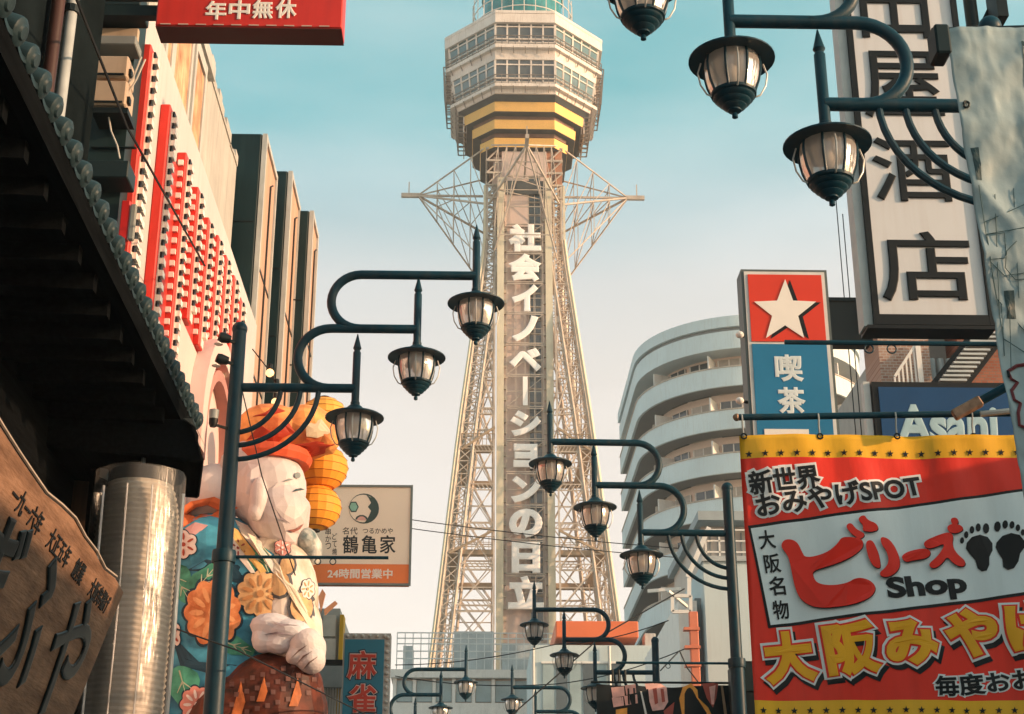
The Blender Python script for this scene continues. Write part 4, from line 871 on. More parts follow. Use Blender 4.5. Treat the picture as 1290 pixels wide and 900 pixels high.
# ================================================================== STREET LAMPS
GLASSP = glass_mat('lamp_glass', (.90, .88, .87), .12, .25, .42)
def lamp_post(label, x, Y, rz):
    """built once, arm along +x; later ones are copies"""
    o = thing('street_lamp', label, 'street lamp', (0, 0, 0), 'triple-armed teal street lamps')
    pole = MB().lathe([(.16, .0), (.16, .35), (.105, .40), (.105, 5.60), (.115, 5.61), (.115, 5.72), (.088, 5.74), (.078, 8.27)], (0, 0, 0), 18); pole.build('pole', TEAL, o, True)
    MB().ell((0, 0, 8.29), (.088, .088, .088), 16, 10).build('ball_cap', TEAL, o, True)
    MB().lathe([(.125, 5.60), (.13, 5.63), (.13, 5.70), (.125, 5.73)], (0, 0, 0), 18).build('collar', TEAL, o, True)
    z1, z2, z3 = 7.59, 8.31, 8.98; x1, x2, x3 = 1.33, 2.0, 2.66; c1, c2 = 1.03, 1.35; rr = .052
    MB().tube([(.05, 0, z1), (x1, 0, z1)], rr, 12).build('arm', TEAL, o, True)
    p = [(c1+.05, z1+.0)]+arc(c1, (z1+z2)/2, .36, (z2-z1)/2, 270, 90, 16)+[(x2, z2)]; MB().tube([(a, 0, b_) for a, b_ in p], rr, 12).build('arm', TEAL, o, True)
    p = [(c2+.05, z2+.0)]+arc(c2, (z2+z3)/2, .335, (z3-z2)/2, 270, 90, 16)+[(x3, z3)]; MB().tube([(a, 0, b_) for a, b_ in p], rr, 12).build('arm', TEAL, o, True)
    for xx, dd in ((.50, .53), (.72, .68), (.92, .84)):
        p = arc(0, z1, xx, dd, 0, -86, 12); MB().tube([(a, 0, b_) for a, b_ in p], .030, 8).build('brace', TEAL, o, True)
    rod = MB().tube([(0, 0, 5.665), (1.75, 0, 5.665)], .018, 8).build('banner_rod', TEAL, o, True)
    for xx in (1.0, 1.16): MB().tube([(xx+.032*math.cos(t), 0, 5.665-.045+.032*math.sin(t)) for t in [i*.52 for i in range(13)]], .006, 5).build('ring', TEAL, rod)
    pane_me = None
    for xx, zz in ((x1, z1), (x2, z2), (x3, z3)):
        rim = zz-.33; f = MB()
        f.lathe([(.0, zz+.66), (.006, zz+.65), (.042, zz+.50), (.048, zz+.48), (.030, zz+.45), (.044, zz+.43), (.044, zz-.16), (.052, zz-.165), (.052, zz-.20), (.05, zz-.22)], (xx, 0, 0), 14)      # spike
        f.lathe([(.05, rim+.13), (.075, rim+.115), (.12, rim+.07), (.22, rim+.025), (.30, rim+.004), (.325, rim-.012), (.325, rim-.024), (.29, rim-.018), (.20, rim-.008), (.12, rim)], (xx, 0, 0), 32)
        f.lathe([(.150, rim-.335), (.168, rim-.33), (.172, rim-.31), (.160, rim-.30)], (xx, 0, 0), 24)
        f.lathe([(.006, rim-.525), (.022, rim-.515), (.022, rim-.49), (.012, rim-.475), (.05, rim-.462), (.05, rim-.45), (.085, rim-.43), (.092, rim-.418), (.085, rim-.412), (.118, rim-.395), (.126, rim-.38), (.118, rim-.374), (.148, rim-.36), (.155, rim-.345), (.148, rim-.34), (.17, rim-.325), (.10, rim-.322)], (xx, 0, 0), 24)
        lan = f.build('lantern', TEAL, o, True)
        prof = [(.205, rim-.02), (.214, rim-.08), (.210, rim-.15), (.195, rim-.23), (.162, rim-.318)]
        for k in range(8):
            a = (k+.5)*math.pi/4; MB().tube([(xx+r_*math.cos(a), r_*math.sin(a), z_) for r_, z_ in prof], .011, 6).build('rib', TEAL, lan, True)
            if k % 2 == 0:
                wp = [(.235, rim-.05), (.262, rim-.14), (.245, rim-.24), (.20, rim-.32), (.165, rim-.335)]; MB().tube([(xx+r_*math.cos(a-.3927), r_*math.sin(a-.3927), z_) for r_, z_ in wp], .007, 6).build('guard_wire', STEEL, lan, True)
            if pane_me is None:
                g_ = MB(); a0, a1 = math.pi/8, 3*math.pi/8
                a0, a1 = -math.pi/8+.03, math.pi/8-.03
                q_ = [(r_*math.cos(t)*.985, r_*math.sin(t)*.985, z_-rim) for r_, z_ in prof for t in (a0, (a0+a1)/2, a1)]
                g_.add(q_, [(3*i+j, 3*i+j+1, 3*i+j+4, 3*i+j+3) for i in range(4) for j in range(2)]); pane_me = g_.mesh('pane', smooth=True)
            po = link('pane', pane_me, lan, GLASSP); po.location = (xx, 0, rim); po.rotation_euler = (0, 0, k*math.pi/4)
        MB().ell((xx, 0, rim-.13), (.05, .05, .085), 10, 8).build('bulb', mat('bulb_glass', (.75, .66, .56), .25), lan, True)
    return o
lamp0 = lamp_post('teal lamp post with three lanterns standing before the giant deity figure', 0, 0, 0)
def put(o, x, Y, rz, k=0): o.location = (x, Y, 0); o.rotation_euler = ((0, .006, -.004, .007, -.006, .005)[k], (0, 0, .003, -.004, .002, 0)[k], rz+(0, .0, .03, -.04, .02, -.03)[k])
pA = at_Y(297, 488, 16.2).x
posts = [(pA, 16.2, 0, None),
         (3.91, 9.95, math.pi, 'nearest dark lamp post with lanterns against the white sign, top right'),
         (at_Y(921, 680, 22.3).x, 22.3, math.pi, 'teal lamp post with three lanterns beside the red and yellow banner'),
         (at_Y(825, 853, 33.9).x, 33.9, math.pi, 'smaller teal lamp post whose lanterns hang over the tower foot'),
         (at_Y(764, 893, 44.4).x, 44.4, math.pi, 'farthest right lamp post with only its upper lanterns above the bottom edge'),
         (at_Y(460, 890, 41.6).x, 41.6, 0, 'distant left lamp post with lanterns beside the mahjong sign, bottom edge')]
for i, (x, Y, rz, lab) in enumerate(posts):
    o = lamp0 if i == 0 else copy_tree(lamp0)
    put(o, x, Y, rz, i)
    if lab: o['label'] = lab
# spotlights on the nearest left post
for i, (x, y, lab) in enumerate(((287, 428, 'small dark spotlight clamped high on the left lamp post'), (284, 455, 'second small dark spotlight just below the upper one on the left lamp post'))):
    c = at_Y(x, y, 16.05); s_ = thing('spotlight', lab, 'spotlight', tuple(c), 'spotlights on the left lamp post')
    MB().tube([c+Vector((-.09, -.05, .02)), c+Vector((-.05, -.03, .01)), c+Vector((.03, 0, 0))], [.05, .062, .045], 10).build('housing', DARK, s_, True)
    MB().bar(c+Vector((0, .02, 0)), Vector((pA+.02, 16.2, c.z)), .03).build('bracket', DARK, s_)
    MB().lathe([(.05, -.10), (.05, -.095)], c+Vector((-.09, -.05, .02)), 10).build('lens', STEEL, s_)
c = at_Y(269, 528, 16.0); s_ = thing('wall_lamp', 'small grey wall lamp on black arm before the pink arch', 'lamp', tuple(c))
MB().lathe([(.035, -.09), (.05, -.05), (.05, .0), (.045, .0)], c, 12).build('base', BLACK, s_, True); MB().lathe([(.05, .0), (.055, .10), (.02, .115)], c, 12).build('shade', mat('lamp_grey', (.25, .27, .27), .4), s_, True)
MB().bar(c+Vector((0, 0, -.06)), Vector((pA, 16.2, c.z-.06)), .025).build('arm', BLACK, s_)
# warm bulbs strung near the cap
for i, (x, y) in enumerate(((340, 470), (348, 489), (347, 507))):
    c = at_Y(x, y, 22.5); s_ = thing('string_bulb', ['topmost lit warm bulb on the wire above the orange cap', 'middle lit warm bulb on the wire above the orange cap', 'lowest lit warm bulb on the wire above the orange cap'][i], 'light bulb', tuple(c), 'bulbs above the cap')
    MB().ell(c, (.065, .065, .065), 12, 8).build('bulb', mat('warm_bulb', (1, .55, .22), .3, emit=.9), s_, True); MB().lathe([(.04, .07), (.04, .14), (.02, .15)], c, 8).build('socket', DARK, s_)

# ================================================================== SIGNS left/centre
def frame_rect(a, Y, t, d, m_, name, parent):
    x0, x1, z0, z1 = a; m = MB().box(x0-t, x0, Y-d, Y+.02, z0-t, z1+t).box(x1, x1+t, Y-d, Y+.02, z0-t, z1+t).box(x0+.001, x1-.001, Y-d+.002, Y+.018, z1, z1+t-.002).box(x0+.001, x1-.001, Y-d+.002, Y+.018, z0-t+.002, z0)
    return m.build(name, m_, parent)
ks = thing('restaurant_sign', 'cream square sign with crane emblem over an orange strip, beside the globe lanterns', 'sign', (-2.2, 30.1, 8.5))
a = rect(396, 614, 516, 737, 30.0); z_o = (zat(712, 30)); 
MB().box(a[0], a[1], 30.0, 30.3, z_o, a[3]).build('cream_panel', mat('cream_sign', (.82, .74, .63), .5, 0, .05, 1.2), ks)
MB().box(a[0], a[1], 30.0, 30.3, a[2]+.03, z_o-.002).build('orange_panel', mat('orange_sign', (.80, .23, .08), .5, 0, .06, 2), ks)
frame_rect((a[0], a[1], a[2]+.03, a[3]), 30.0, .045, .03, mat('frame_greygreen', (.18, .22, .22), .5), 'frame', ks)
YF = 30.0; INKs = mat('sign_ink', (.03, .04, .045), .5)
for i, ch in enumerate('鶴亀家'): letters_px('letter', ch, 441.5+23.5*i, 686, 20, 23, YF, INKs, ks, bold=.015, thick=.006)
letters_px('small_lettering', '名代', 441, 669, 19, 9, YF, INKs, ks, bold=.004, thick=.005); letters_px('small_lettering', 'つるかめや', 476, 669, 38, 7, YF, INKs, ks, bold=.004, thick=.005)
for i, ch in enumerate('串かつ'): letters_px('small_lettering', ch, 413.5, 670+9*i, 7, 8, YF, INKs, ks, bold=.004, thick=.005)
for i, ch in enumerate('どて焼'): letters_px('small_lettering', ch, 421.5, 676+9.5*i, 6, 8, YF, INKs, ks, bold=.004, thick=.005)
letters_px('lettering', '24時間営業中', 453.5, 723, 82, 12.5, YF, SW, ks, bold=.03, thick=.008)
# round emblem: dark crescent, crane outline, hexagon
def disc_px(name, pts, Y, m_, parent, t=.006, off=0.): return MB().plate([at_Y(x, y, Y)+Vector((0, -off, 0)) for x, y in pts], (0, -1, 0), t).build(name, m_, parent)
ex, ey, er = 458.5, 641, 19
em = disc_px('emblem', [(ex+er*math.cos(i*.2618), ey-er*math.sin(i*.2618)) for i in range(24)], YF, mat('emblem_dark', (.05, .09, .09), .5), ks)
disc_px('emblem_field', [(ex-1.2+(er-1.6)*math.cos(i*.2618), ey+(er-1.6)*math.sin(i*.2618)) for i in range(24)], YF, mat('cream_sign', ()), em, .004, .0065)
out = [(ex+3, ey-17), (ex+12, ey-12), (ex+17.5, ey-3), (ex+17, ey+7), (ex+10, ey+14), (ex+1, ey+18), (ex+6, ey+10), (ex+9, ey+3), (ex+5, ey-2), (ex+9, ey-7), (ex+6, ey-13)]
disc_px('emblem_crane_wing', out, YF, mat('emblem_dark', ()), em, .004, .011)
disc_px('emblem_hexagon', [(ex-13+6.5*math.cos(i*1.047), ey-2+7.5*math.sin(i*1.047)) for i in range(6)], YF, mat('emblem_dark', ()), em, .003, .011)
disc_px('emblem_hexagon_fill', [(ex-13+5*math.cos(i*1.047), ey-2+5.8*math.sin(i*1.047)) for i in range(6)], YF, mat('emblem_green', (.25, .50, .42), .5), em, .003, .015)
disc_px('emblem_hexagon', [(ex-3+8*math.cos(math.pi+i*.628), ey+14-6*math.sin(i*.628)) for i in range(6)], YF, mat('emblem_dark', ()), em, .003, .011)
disc_px('emblem_hexagon_fill', [(ex-3+6*math.cos(math.pi+i*.628), ey+15-5*math.sin(i*.628)) for i in range(6)], YF, mat('emblem_pink', (.70, .42, .38), .5), em, .003, .015)
for yy in (630, 720): p = at_Y(396, yy, 30.15); MB().box(-4.9, p.x, 30.1, 30.2, p.z-.04, p.z+.04).build('bracket', DARK, ks)

ms = thing('mahjong_sign', 'upright blue sign with red mahjong characters and a border of bulbs', 'sign', (-2.2, 32.2, 5))
a = rect(431, 798, 491, 900, 32.0); zb_ = 5.2; MB().box(a[0], a[1], 32.0, 32.35, zb_, a[3]).build('case', mat('sign_grey', (.50, .48, .45), .5, 0, .08, 3), ms)
b_ = rect(433, 806, 483, 900, 32.0); MB().box(b_[0], b_[1], 31.97, 31.999, zb_+.1, b_[3]).build('blue_face', mat('blue_face', (.03, .20, .30), .45, 0, .08, 2), ms)
RL = mat('neon_letter', (.55, .06, .04), .45); 
for i, (ch, yy) in enumerate((('麻', 838), ('雀', 880), ('クラブ', 917))):
    letters_px('letter_outline', ch, 456, yy, 37, 36, 31.965, mat('letter_navy', (.02, .03, .06), .5), ms, bold=.03, thick=.01, grow=.05); letters_px('letter_rim', ch, 456, yy, 37, 36, 31.952, mat('pale_tube', (.75, .60, .55), .4), ms, bold=.03, thick=.01, grow=.018)
    letters_px('letter', ch, 456, yy, 37, 36, 31.938, RL, ms, bold=.022, thick=.008)
for i in range(13):
    p = at_Y(488, 803+9*i, 31.95); MB().ell((a[1]-.06, 31.98, p.z), (.042, .04, .042), 8, 6).build('border_bulb', mat('bulb_grey', (.55, .52, .48), .3), ms, True)
for i in range(6): MB().ell((a[0]+.08+.155*i, 31.98, a[3]-.06), (.042, .04, .042), 8, 6).build('border_bulb', mat('bulb_grey', ()), ms, True)
MB().box(-4.9, a[0], 32.1, 32.25, 7.4, 7.5).build('bracket', DARK, ms); MB().box(-4.9, a[0], 32.1, 32.25, 5.6, 5.7).build('bracket', DARK, ms)
ss = thing('side_shopfront', 'narrow pale shopfront with shutters and yellow edge strip left of the mahjong sign', 'building', (-3.2, 34, 0))
a = rect(404, 768, 426, 900, 33.5); zt_ = zat(768, 33.5); MB().box(-6, a[1], 33.5, 38, 0, zt_).build('wall', mat('grey_shutter', (.46, .47, .46), .6, 0, .1, 1.5), ss)
yb = rect(426, 775, 431, 900, 33.4); MB().box(yb[0], yb[1], 33.35, 33.8, 0, yb[3]).build('yellow_strip', mat('yellow_strip', (.70, .42, .05), .5), ss)
for i, (y0, y1) in enumerate(((775, 802), (805, 832), (870, 900))):
    q = rect(407, y0, 423, y1, 33.45); MB().box(q[0], q[1], 33.43, 33.498, q[2], q[3]).build('shutter', mat('shutter_pale', (.60, .58, .54), .5), ss)
q = rect(400, 838, 436, 866, 33.2); MB().box(q[0], q[1], 33.15, 33.42, q[2], q[3]).build('awning_board', mat('awning_grey', (.36, .39, .40), .6), ss)
q = rect(404, 866, 432, 900, 33.3)
for k in range(8): x = q[0]+(q[1]-q[0])*k/8; MB().box(x, x+.03, 33.3, 33.36, 5.5, q[3]).build('slat', WHITE, ss)

# ================================================================== SIGNS right
ws = thing('liquor_shop_sign', 'tall white upright sign with large black characters and black frame', 'sign', (4.5, 14.2, 7.3))
x0, x1, z0, z1 = 3.86, 5.10, 7.46, 13.2
SFW = mat('sign_face_white', (.62, .62, .64), .45, 0, .05, .8, 0, 40, .25, (.42, .36, .33))
MB().box(x0-.03, x1, 14.0, 14.22, z0+.02, z1).build('case', mat('case_grey', (.46, .48, .48), .5), ws)
MB().box(x0+.12, x1-.03, 13.985, 13.998, z0+.13, 9.90).build('face_panel', SFW, ws); MB().box(x0+.12, x1-.03, 13.985, 13.998, 9.915, z1-.1).build('face_panel', SFW, ws)
m = MB().box(x0+.06, x0+.12, 13.95, 13.999, z0+.02, z1).box(x1-.03, x1+.03, 13.95, 13.999, z0+.02, z1).box(x0+.121, x1-.031, 13.952, 13.999, z0+.021, z0+.13); m.build('black_frame', BLACK, ws)
MB().box(x0-.01, x1+.02, 13.955, 14.23, z0-.02, z0+.018).build('bottom_edge', BLACK, ws)
for ch, x, y, w_, h in (('店', 1166, 336, 116, 88), ('酒', 1149, 214, 100, 80), ('屋', 1136, 107, 100, 84), ('田', 1125, 4, 86, 88)): letters_px('letter', ch, x, y, w_, h, 13.985, BLACK, ws, bold=.010, thick=.022)
MB().tube([(5.35, 14.15, 0), (5.35, 14.15, 13.4)], .07, 10).build('mast', DARK, ws, True)
for z in (8.0, 10.5): MB().box(x1, 5.35, 14.1, 14.2, z, z+.1).build('bracket', DARK, ws)

sg = thing('star_cafe_sign', 'upright sign with white star on red above white characters on blue', 'sign', (4.4, 20.2, 5))
x0, x1, z1 = 3.77, 5.0, zat(340, 20.0, 985); zs = zat(433, 20, 985); zb_ = 7.2
MB().box(x0, x1, 20.0, 20.36, zb_, z1).build('case', mat('case_darkgrey', (.10, .12, .12), .5), sg)
MB().box(x0+.04, x1-.04, 19.985, 19.999, zb_+.04, z1-.04).build('white_border', mat('border_white', (.62, .60, .58), .5), sg)
MB().box(x0+.09, x1-.09, 19.972, 19.984, zs+.02, z1-.09).build('red_face', mat('sign_red', (.66, .05, .025), .42, 0, .07, 2), sg)
MB().box(x0+.09, x1-.09, 19.972, 19.984, zb_+.1, zs-.02).build('blue_face', mat('sign_blue', (.02, .17, .33), .42, 0, .08, 2), sg)
def star_pts(cx, cy, ro, Y, ri=.42, rot=0, off=0.):
    return [at_Y(cx+(ro if i % 2 == 0 else ro*ri)*math.sin(i*math.pi/5+rot), cy-(ro if i % 2 == 0 else ro*ri)*math.cos(i*math.pi/5+rot), Y)+Vector((0, -off, 0)) for i in range(10)]
MB().plate(star_pts(995, 394, 41, 19.97), (0, -1, 0), .004).build('star_shadow', BLACK, sg); MB().plate(star_pts(989, 393, 41, 19.965), (0, -1, 0), .006).build('star', SW, sg)
for ch, x, y in (('喫', 994, 464), ('茶', 997, 505)): letters_px('letter', ch, x, y, 36, 34, 19.972, mat('letter_paleblue', (.62, .68, .70), .5), sg, bold=.035, thick=.008)
q = rect(964, 541, 1020, 580, 19.97); MB().box(q[0], q[1], 19.962, 19.971, q[2], q[3]).build('white_plate', SW, sg)
MB().box(4.3, 4.45, 20.1, 20.25, 0, zb_).build('support', DARK, sg)
for yy in (422, 505):
    c = at_Y(932, yy, 20.0); MB().ell(c, (.06, .06, .05), 8, 6).build('insulator', WHITE, sg, True); MB().bar(c, (x0+.05, 20.1, c.z), .03).build('insulator_arm', DARK, sg)

asg = thing('beer_sign', 'dark blue billboard with pale lettering, half hidden by the orange banner', 'sign', (7.0, 22.2, 5))
a = rect(1105, 482, 1290, 640, 22.0); MB().box(a[0], a[1]+.6, 22.0, 22.4, 5, a[3]).build('case', BLACK, asg)
MB().box(a[0]+.09, a[1]+.5, 21.98, 21.999, 5.1, a[3]-.09).build('blue_face', mat('deep_blue', (.010, .055, .15), .35, 0, .12, 1.5), asg)
letters_px('lettering', 'Asahi', 1193, 535, 128, 50, 21.98, mat('asahi_blue', (.35, .50, .56), .45), asg, bold=.04, thick=.01, shear=.06)
m = MB().box(a[0]-.12, a[0]-.02, 22.05, 22.2, 0, a[3]+.02); m.build('side_post', mat('case_grey', ()), asg)

# brick building with stairs behind
bk = thing('brick_building', 'red-brown brick building with outside stair seen between the signs', 'building', (10, 26, 0))
B1, B2 = brick_mat('brick_dark', (.26, .075, .045), (.36, .13, .08), (.22, .14, .11)), brick_mat('brick_pale', (.40, .26, .20), (.28, .15, .11), (.42, .36, .32))
xa, xm, xz = at_Y(1108, 455, 26).x, at_Y(1172, 455, 26).x, 14
MB().box(xa, xm, 26.0, 27, 0, 13.4).build('pale_brick_wall', B2, bk); MB().box(xm+.5, xz, 25.9, 34, 0, 13.4).build('red_brick_wall', B1, bk); MB().box(xm+.002, xm+.498, 26.6, 34, 0, 13.4).build('recess', mat('recess_grey', (.35, .34, .32), .7), bk)
for k in range(3): MB().tube([(xm+.12+.16*k, 26.3, 5), (xm+.12+.16*k, 26.3, 12)], .06, 8).build('pipe', mat('pale_pipe', (.50, .58, .60), .4), bk, True)
s0, s1 = at_Y(1180, 482, 25.6), at_Y(1222, 428, 25.6)
for dx in (0, .52): MB().bar(s0+Vector((dx, 0, 0))+(s0-s1)*.3, s1+Vector((dx, 0, 0))+(s1-s0)*.3, .05, .16).build('stringer', BLACK, bk)
for k in range(14): p = s0+(s1-s0)*(k/10-.2); MB().box(p.x+.02, p.x+.50, 25.45, 25.75, p.z-.02, p.z+.02).build('tread', STEEL, bk)
r0, r1 = at_Y(1127, 475, 25.7), at_Y(1155, 432, 25.7); m = MB(); m.bar(r0, r1, .05)
for k in range(7): p = r0+(r1-r0)*k/6; m.bar(p, p-Vector((0, 0, .8)), .03)
m.bar(r1, r1-Vector((0, 0, 1.4)), .09); m.build('stair_rail', WHITE, bk)
rb = thing('right_sun_block', 'unseen low grey block on the right, sized to stop the direct sun', 'building', (8, 12, 0))  # out of view; placed and lowered to stop direct sun but pass sky glow
MB().box(7.2, 14, -6, 14.6, 0, 5.6).build('wall', CONC, rb); MB().box(10.2, 16, 14.605, 25.4, 0, 6.2).build('rear_wall', CONC, rb)
a = at_Y(1262, 8, 14.0); MB().bar(at_Y(1228, 50, 14.3), at_Y(1262, -20, 14.3), .05).build('mast_strut', DARK, ws); MB().box(a.x-.05, 5.7, 14.0, 14.3, a.z-.12, a.z+.5).build('mast_box', DARK, ws)
dk = thing('dark_roof_unit', 'black boxy roof unit between the star sign and white sign', 'roof unit', (6.2, 24, 0))
a = rect(1040, 380, 1100, 429, 26.3); MB().box(a[0], a[1]+.6, 26.3, 26.75, a[2], a[3]).build('box', mat('dark_unit', (.012, .018, .02), .6), dk); MB().box(a[0]-.03, a[1]+.6, 26.27, 26.78, a[3]+.002, a[3]+.07).build('rim', DARK, dk)

# orange-red banner
bn = thing('shop_banner', 'red and yellow vinyl banner with white panel, footprints and bold lettering', 'banner', (2.6, 9.6, 3))
YB_ = 9.6
def warp(p):
    x, z = p.x, p.z; return Vector((x, p.y+.018*math.sin(5.2*x+1.2*z)+.010*math.sin(11*x-2.3*z)+.005*math.sin(21*x+6*z), z))
tl, trr = at_Y(932, 548, YB_), at_Y(1345, 549, YB_); bl, br = at_Y(952, 915, YB_), at_Y(1330, 915, YB_)
def bil(s, t): p = tl*(1-s)*(1-t)+trr*s*(1-t)+bl*(1-s)*t+br*s*t; return p
cl = MB(); ny = 60
VY, VR = mat('vinyl_yellow', (.90, .47, .03), .42, 0, .08, 3, .5, 5, .25, (.55, .28, .03), stretch=(1, 1, .35)), mat('vinyl_red', (.86, .045, .025), .42, 0, .10, 3, .5, 5, .3, (.50, .03, .02), stretch=(1, 1, .35))
grid_rect(cl, lambda s, t: warp(bil(s, t)), 60, ny)
for f in range(len(cl.f)):
    j = f//60; yy = 548+(915-548)*(j+.5)/ny; cl.mi[f] = 0 if (yy < 581 or yy > 885) else 1
co = cl.build('cloth', [VY, VR], bn, True)
so = co.modifiers.new('thick', 'SOLIDIFY'); so.thickness = .003; so.offset = 1
def cpx(x, y, off=0.): p = at_Y(x, y, YB_); p.y -= off; return warp(p)
def patch(name, quad, m_, off, nx=30, ny_=12, label=None):
    (ax, ay), (bx_, by), (cx_, cy_), (dx, dy) = quad; q = MB()
    grid_rect(q, lambda s, t: cpx((ax*(1-s)+bx_*s)*(1-t)+(dx*(1-s)+cx_*s)*t, (ay*(1-s)+by*s)*(1-t)+(dy*(1-s)+cy_*s)*t, off), nx, ny_); return q.build(name, m_, bn, True)
PB_, PWh = mat('print_black', (.012, .014, .016), .4), mat('print_white', (.76, .82, .84), .42, 0, .05, 2, .4, 5, .3, (.56, .60, .60), stretch=(1, 1, .35))
patch('black_border', [(942.5, 662), (1345, 609.5), (1345, 744), (968, 791.5)], PB_, .0035); patch('white_panel', [(946, 665.5), (1345, 613), (1345, 740), (971, 787.5)], PWh, .006)
m = MB()
for k in range(20):
    for (x, y) in ((944+19.8*k, 571.5-.05*k), (962+19.8*k, 895)):
        m.plate([warp(p) for p in star_pts(x, y, 4.6, YB_-.004)], (0, -1, 0), .002)
m.build('printed_star_rows', PB_, bn, kind='stuff')
def bt(name, ch, x, y, w_, h, m_, off, rot, grow=0., bold=.03, th=.002, shear=0.): return letters_px(name, ch, x, y, w_, h, YB_, m_, bn, bold=bold, grow=grow, thick=th, off=off, rot=rot, shear=shear, warp=warp)
for tx, x, y, w_, h, r_ in (('新世界', 988, 605, 90, 31, 6), ('おみやげSPOT', 1057, 624, 212, 30, 8)):
    bt('lettering_outline', tx, x, y, w_, h, mat('print_white2', (.78, .78, .78), .4), .004, r_, .09); bt('lettering', tx, x, y, w_, h, PB_, .009, r_)
for ch, x, y in (('大', 966, 680), ('阪', 973, 710), ('名', 979, 738), ('物', 984, 768)): bt('letter', ch, x, y, 21, 24, PB_, .010, 6, bold=.02)
PR = mat('print_red', (.82, .035, .02), .4)
brush = [[(678,478),(684,466),(700,464),(716,472),(726,495),(738,512),(790,500),(818,478),(826,462),(850,462),(872,464),(880,474),(872,490),(840,512),(800,526),(752,538),(756,562),(768,576),(800,582),(840,578),(862,564),(890,566),(908,578),(910,590),(896,608),(860,624),(800,632),(760,630),(730,612),(716,585),(706,540),(700,510),(692,495)],
    [(838,430),(848,424),(860,440),(872,446),(884,452),(872,462),(858,452),(850,446)], [(868,412),(882,404),(890,418),(914,426),(918,438),(900,442),(880,440),(884,428)],
    [(888,470),(902,466),(914,490),(920,510),(924,535),(910,530),(896,508)], [(926,458),(944,462),(960,480),(972,508),(972,532),(958,548),(936,556),(922,550),(944,532),(950,512),(942,488),(930,474)],
    [(980,505),(1000,492),(1040,485),(1052,494),(1044,506),(1010,510),(990,516)],
    [(1036,470),(1060,458),(1100,444),(1108,452),(1104,474),(1116,498),(1142,518),(1136,528),(1112,520),(1094,500),(1080,520),(1060,534),(1048,526),(1070,508),(1086,486),(1088,468),(1060,480),(1042,482)],
    [(1096,430),(1108,424),(1128,428),(1134,436),(1116,444),(1100,440)], [(1104,410),(1116,408),(1122,420),(1110,424)]]
def smooth2(p):
    ar = sum(p[i][0]*p[(i+1) % len(p)][1]-p[(i+1) % len(p)][0]*p[i][1] for i in range(len(p))); sg = 1 if ar > 0 else -1; n = len(p); q_ = []
    for i in range(n):
        (ax, ay), (bx_, by) = p[i-1], p[(i+1) % n]; dx, dy = bx_-ax, by-ay; ln = math.hypot(dx, dy) or 1; q_.append((p[i][0]+sg*dy/ln*3.0, p[i][1]-sg*dx/ln*3.0))
    p = q_
    for _ in range(2): p = [q for i in range(len(p)) for q in ((p[i][0]*.75+p[(i+1) % len(p)][0]*.25, p[i][1]*.75+p[(i+1) % len(p)][1]*.25), (p[i][0]*.25+p[(i+1) % len(p)][0]*.75, p[i][1]*.25+p[(i+1) % len(p)][1]*.75))]
    return p
for st_ in brush:
    pp = [(645+x/2, 450+y/2) for x, y in smooth2(st_)][::-1]
    MB().plate([cpx(x+.9, y+1.1, .022) for x, y in pp], (0, -1, 0), .001).build('brush_stroke_shade', PB_, bn); MB().plate([cpx(x, y, .027) for x, y in pp], (0, -1, 0), .001).build('brush_stroke', PR, bn)
bt('lettering', 'Shop', 1168, 741, 103, 34, PB_, .010, 5, bold=.045)
feet = [([(1218, 684), (1224, 677), (1234, 674), (1244, 677), (1250, 685), (1250, 694), (1246, 702), (1246, 712), (1243, 719), (1237, 720), (1232, 716), (1229, 706), (1222, 698), (1217, 691)],
         [(1212, 681, 3.2), (1217, 674, 3.5), (1224, 668, 3.8), (1232, 665, 4.2), (1242, 666, 5.2)]),
        ([(1255, 684), (1262, 676), (1272, 673), (1282, 676), (1288, 684), (1288, 692), (1283, 699), (1281, 709), (1276, 717), (1269, 719), (1263, 715), (1262, 705), (1257, 697), (1254, 690)],
         [(1256, 664, 5.2), (1265, 662, 4.2), (1273, 663, 3.8), (1280, 667, 3.5), (1286, 673, 3.2)])]
for ol, toes in feet:
    m = MB().plate([cpx(x, y, .010) for x, y in ol[::-1]], (0, -1, 0), .002)
    for tx_, ty_, tr_ in toes: m.plate([cpx(tx_+tr_*.78*math.cos(i*.628), ty_-tr_*1.25*math.sin(i*.628), .010) for i in range(10)], (0, -1, 0), .002)
    m.build('footprint', PB_, bn)
VO = mat('print_orange', (.92, .42, .02), .4)
for ch, x, y, w_, h in (('大', 994, 828, 66, 66), ('阪', 1072, 818, 68, 68), ('み', 1147, 810, 68, 58), ('や', 1224, 797, 68, 62), ('げ', 1300, 790, 68, 66)):
    bt('letter_shadow', ch, x+4, y+6, w_, h, PB_, .004, 6, .075, bold=.06); bt('letter_outline', ch, x, y, w_, h, mat('print_white2', ()), .0075, 6, .075, bold=.06); bt('letter_rim', ch, x, y, w_, h, PR, .011, 6, .03, bold=.06); bt('letter', ch, x, y, w_, h, VO, .0145, 6, bold=.05)
bt('lettering_outline', '毎度おおきに', 1272, 858, 192, 27, mat('print_white2', ()), .004, 5, .07); bt('lettering', '毎度おおきに', 1272, 858, 192, 27, PB_, .009, 5)
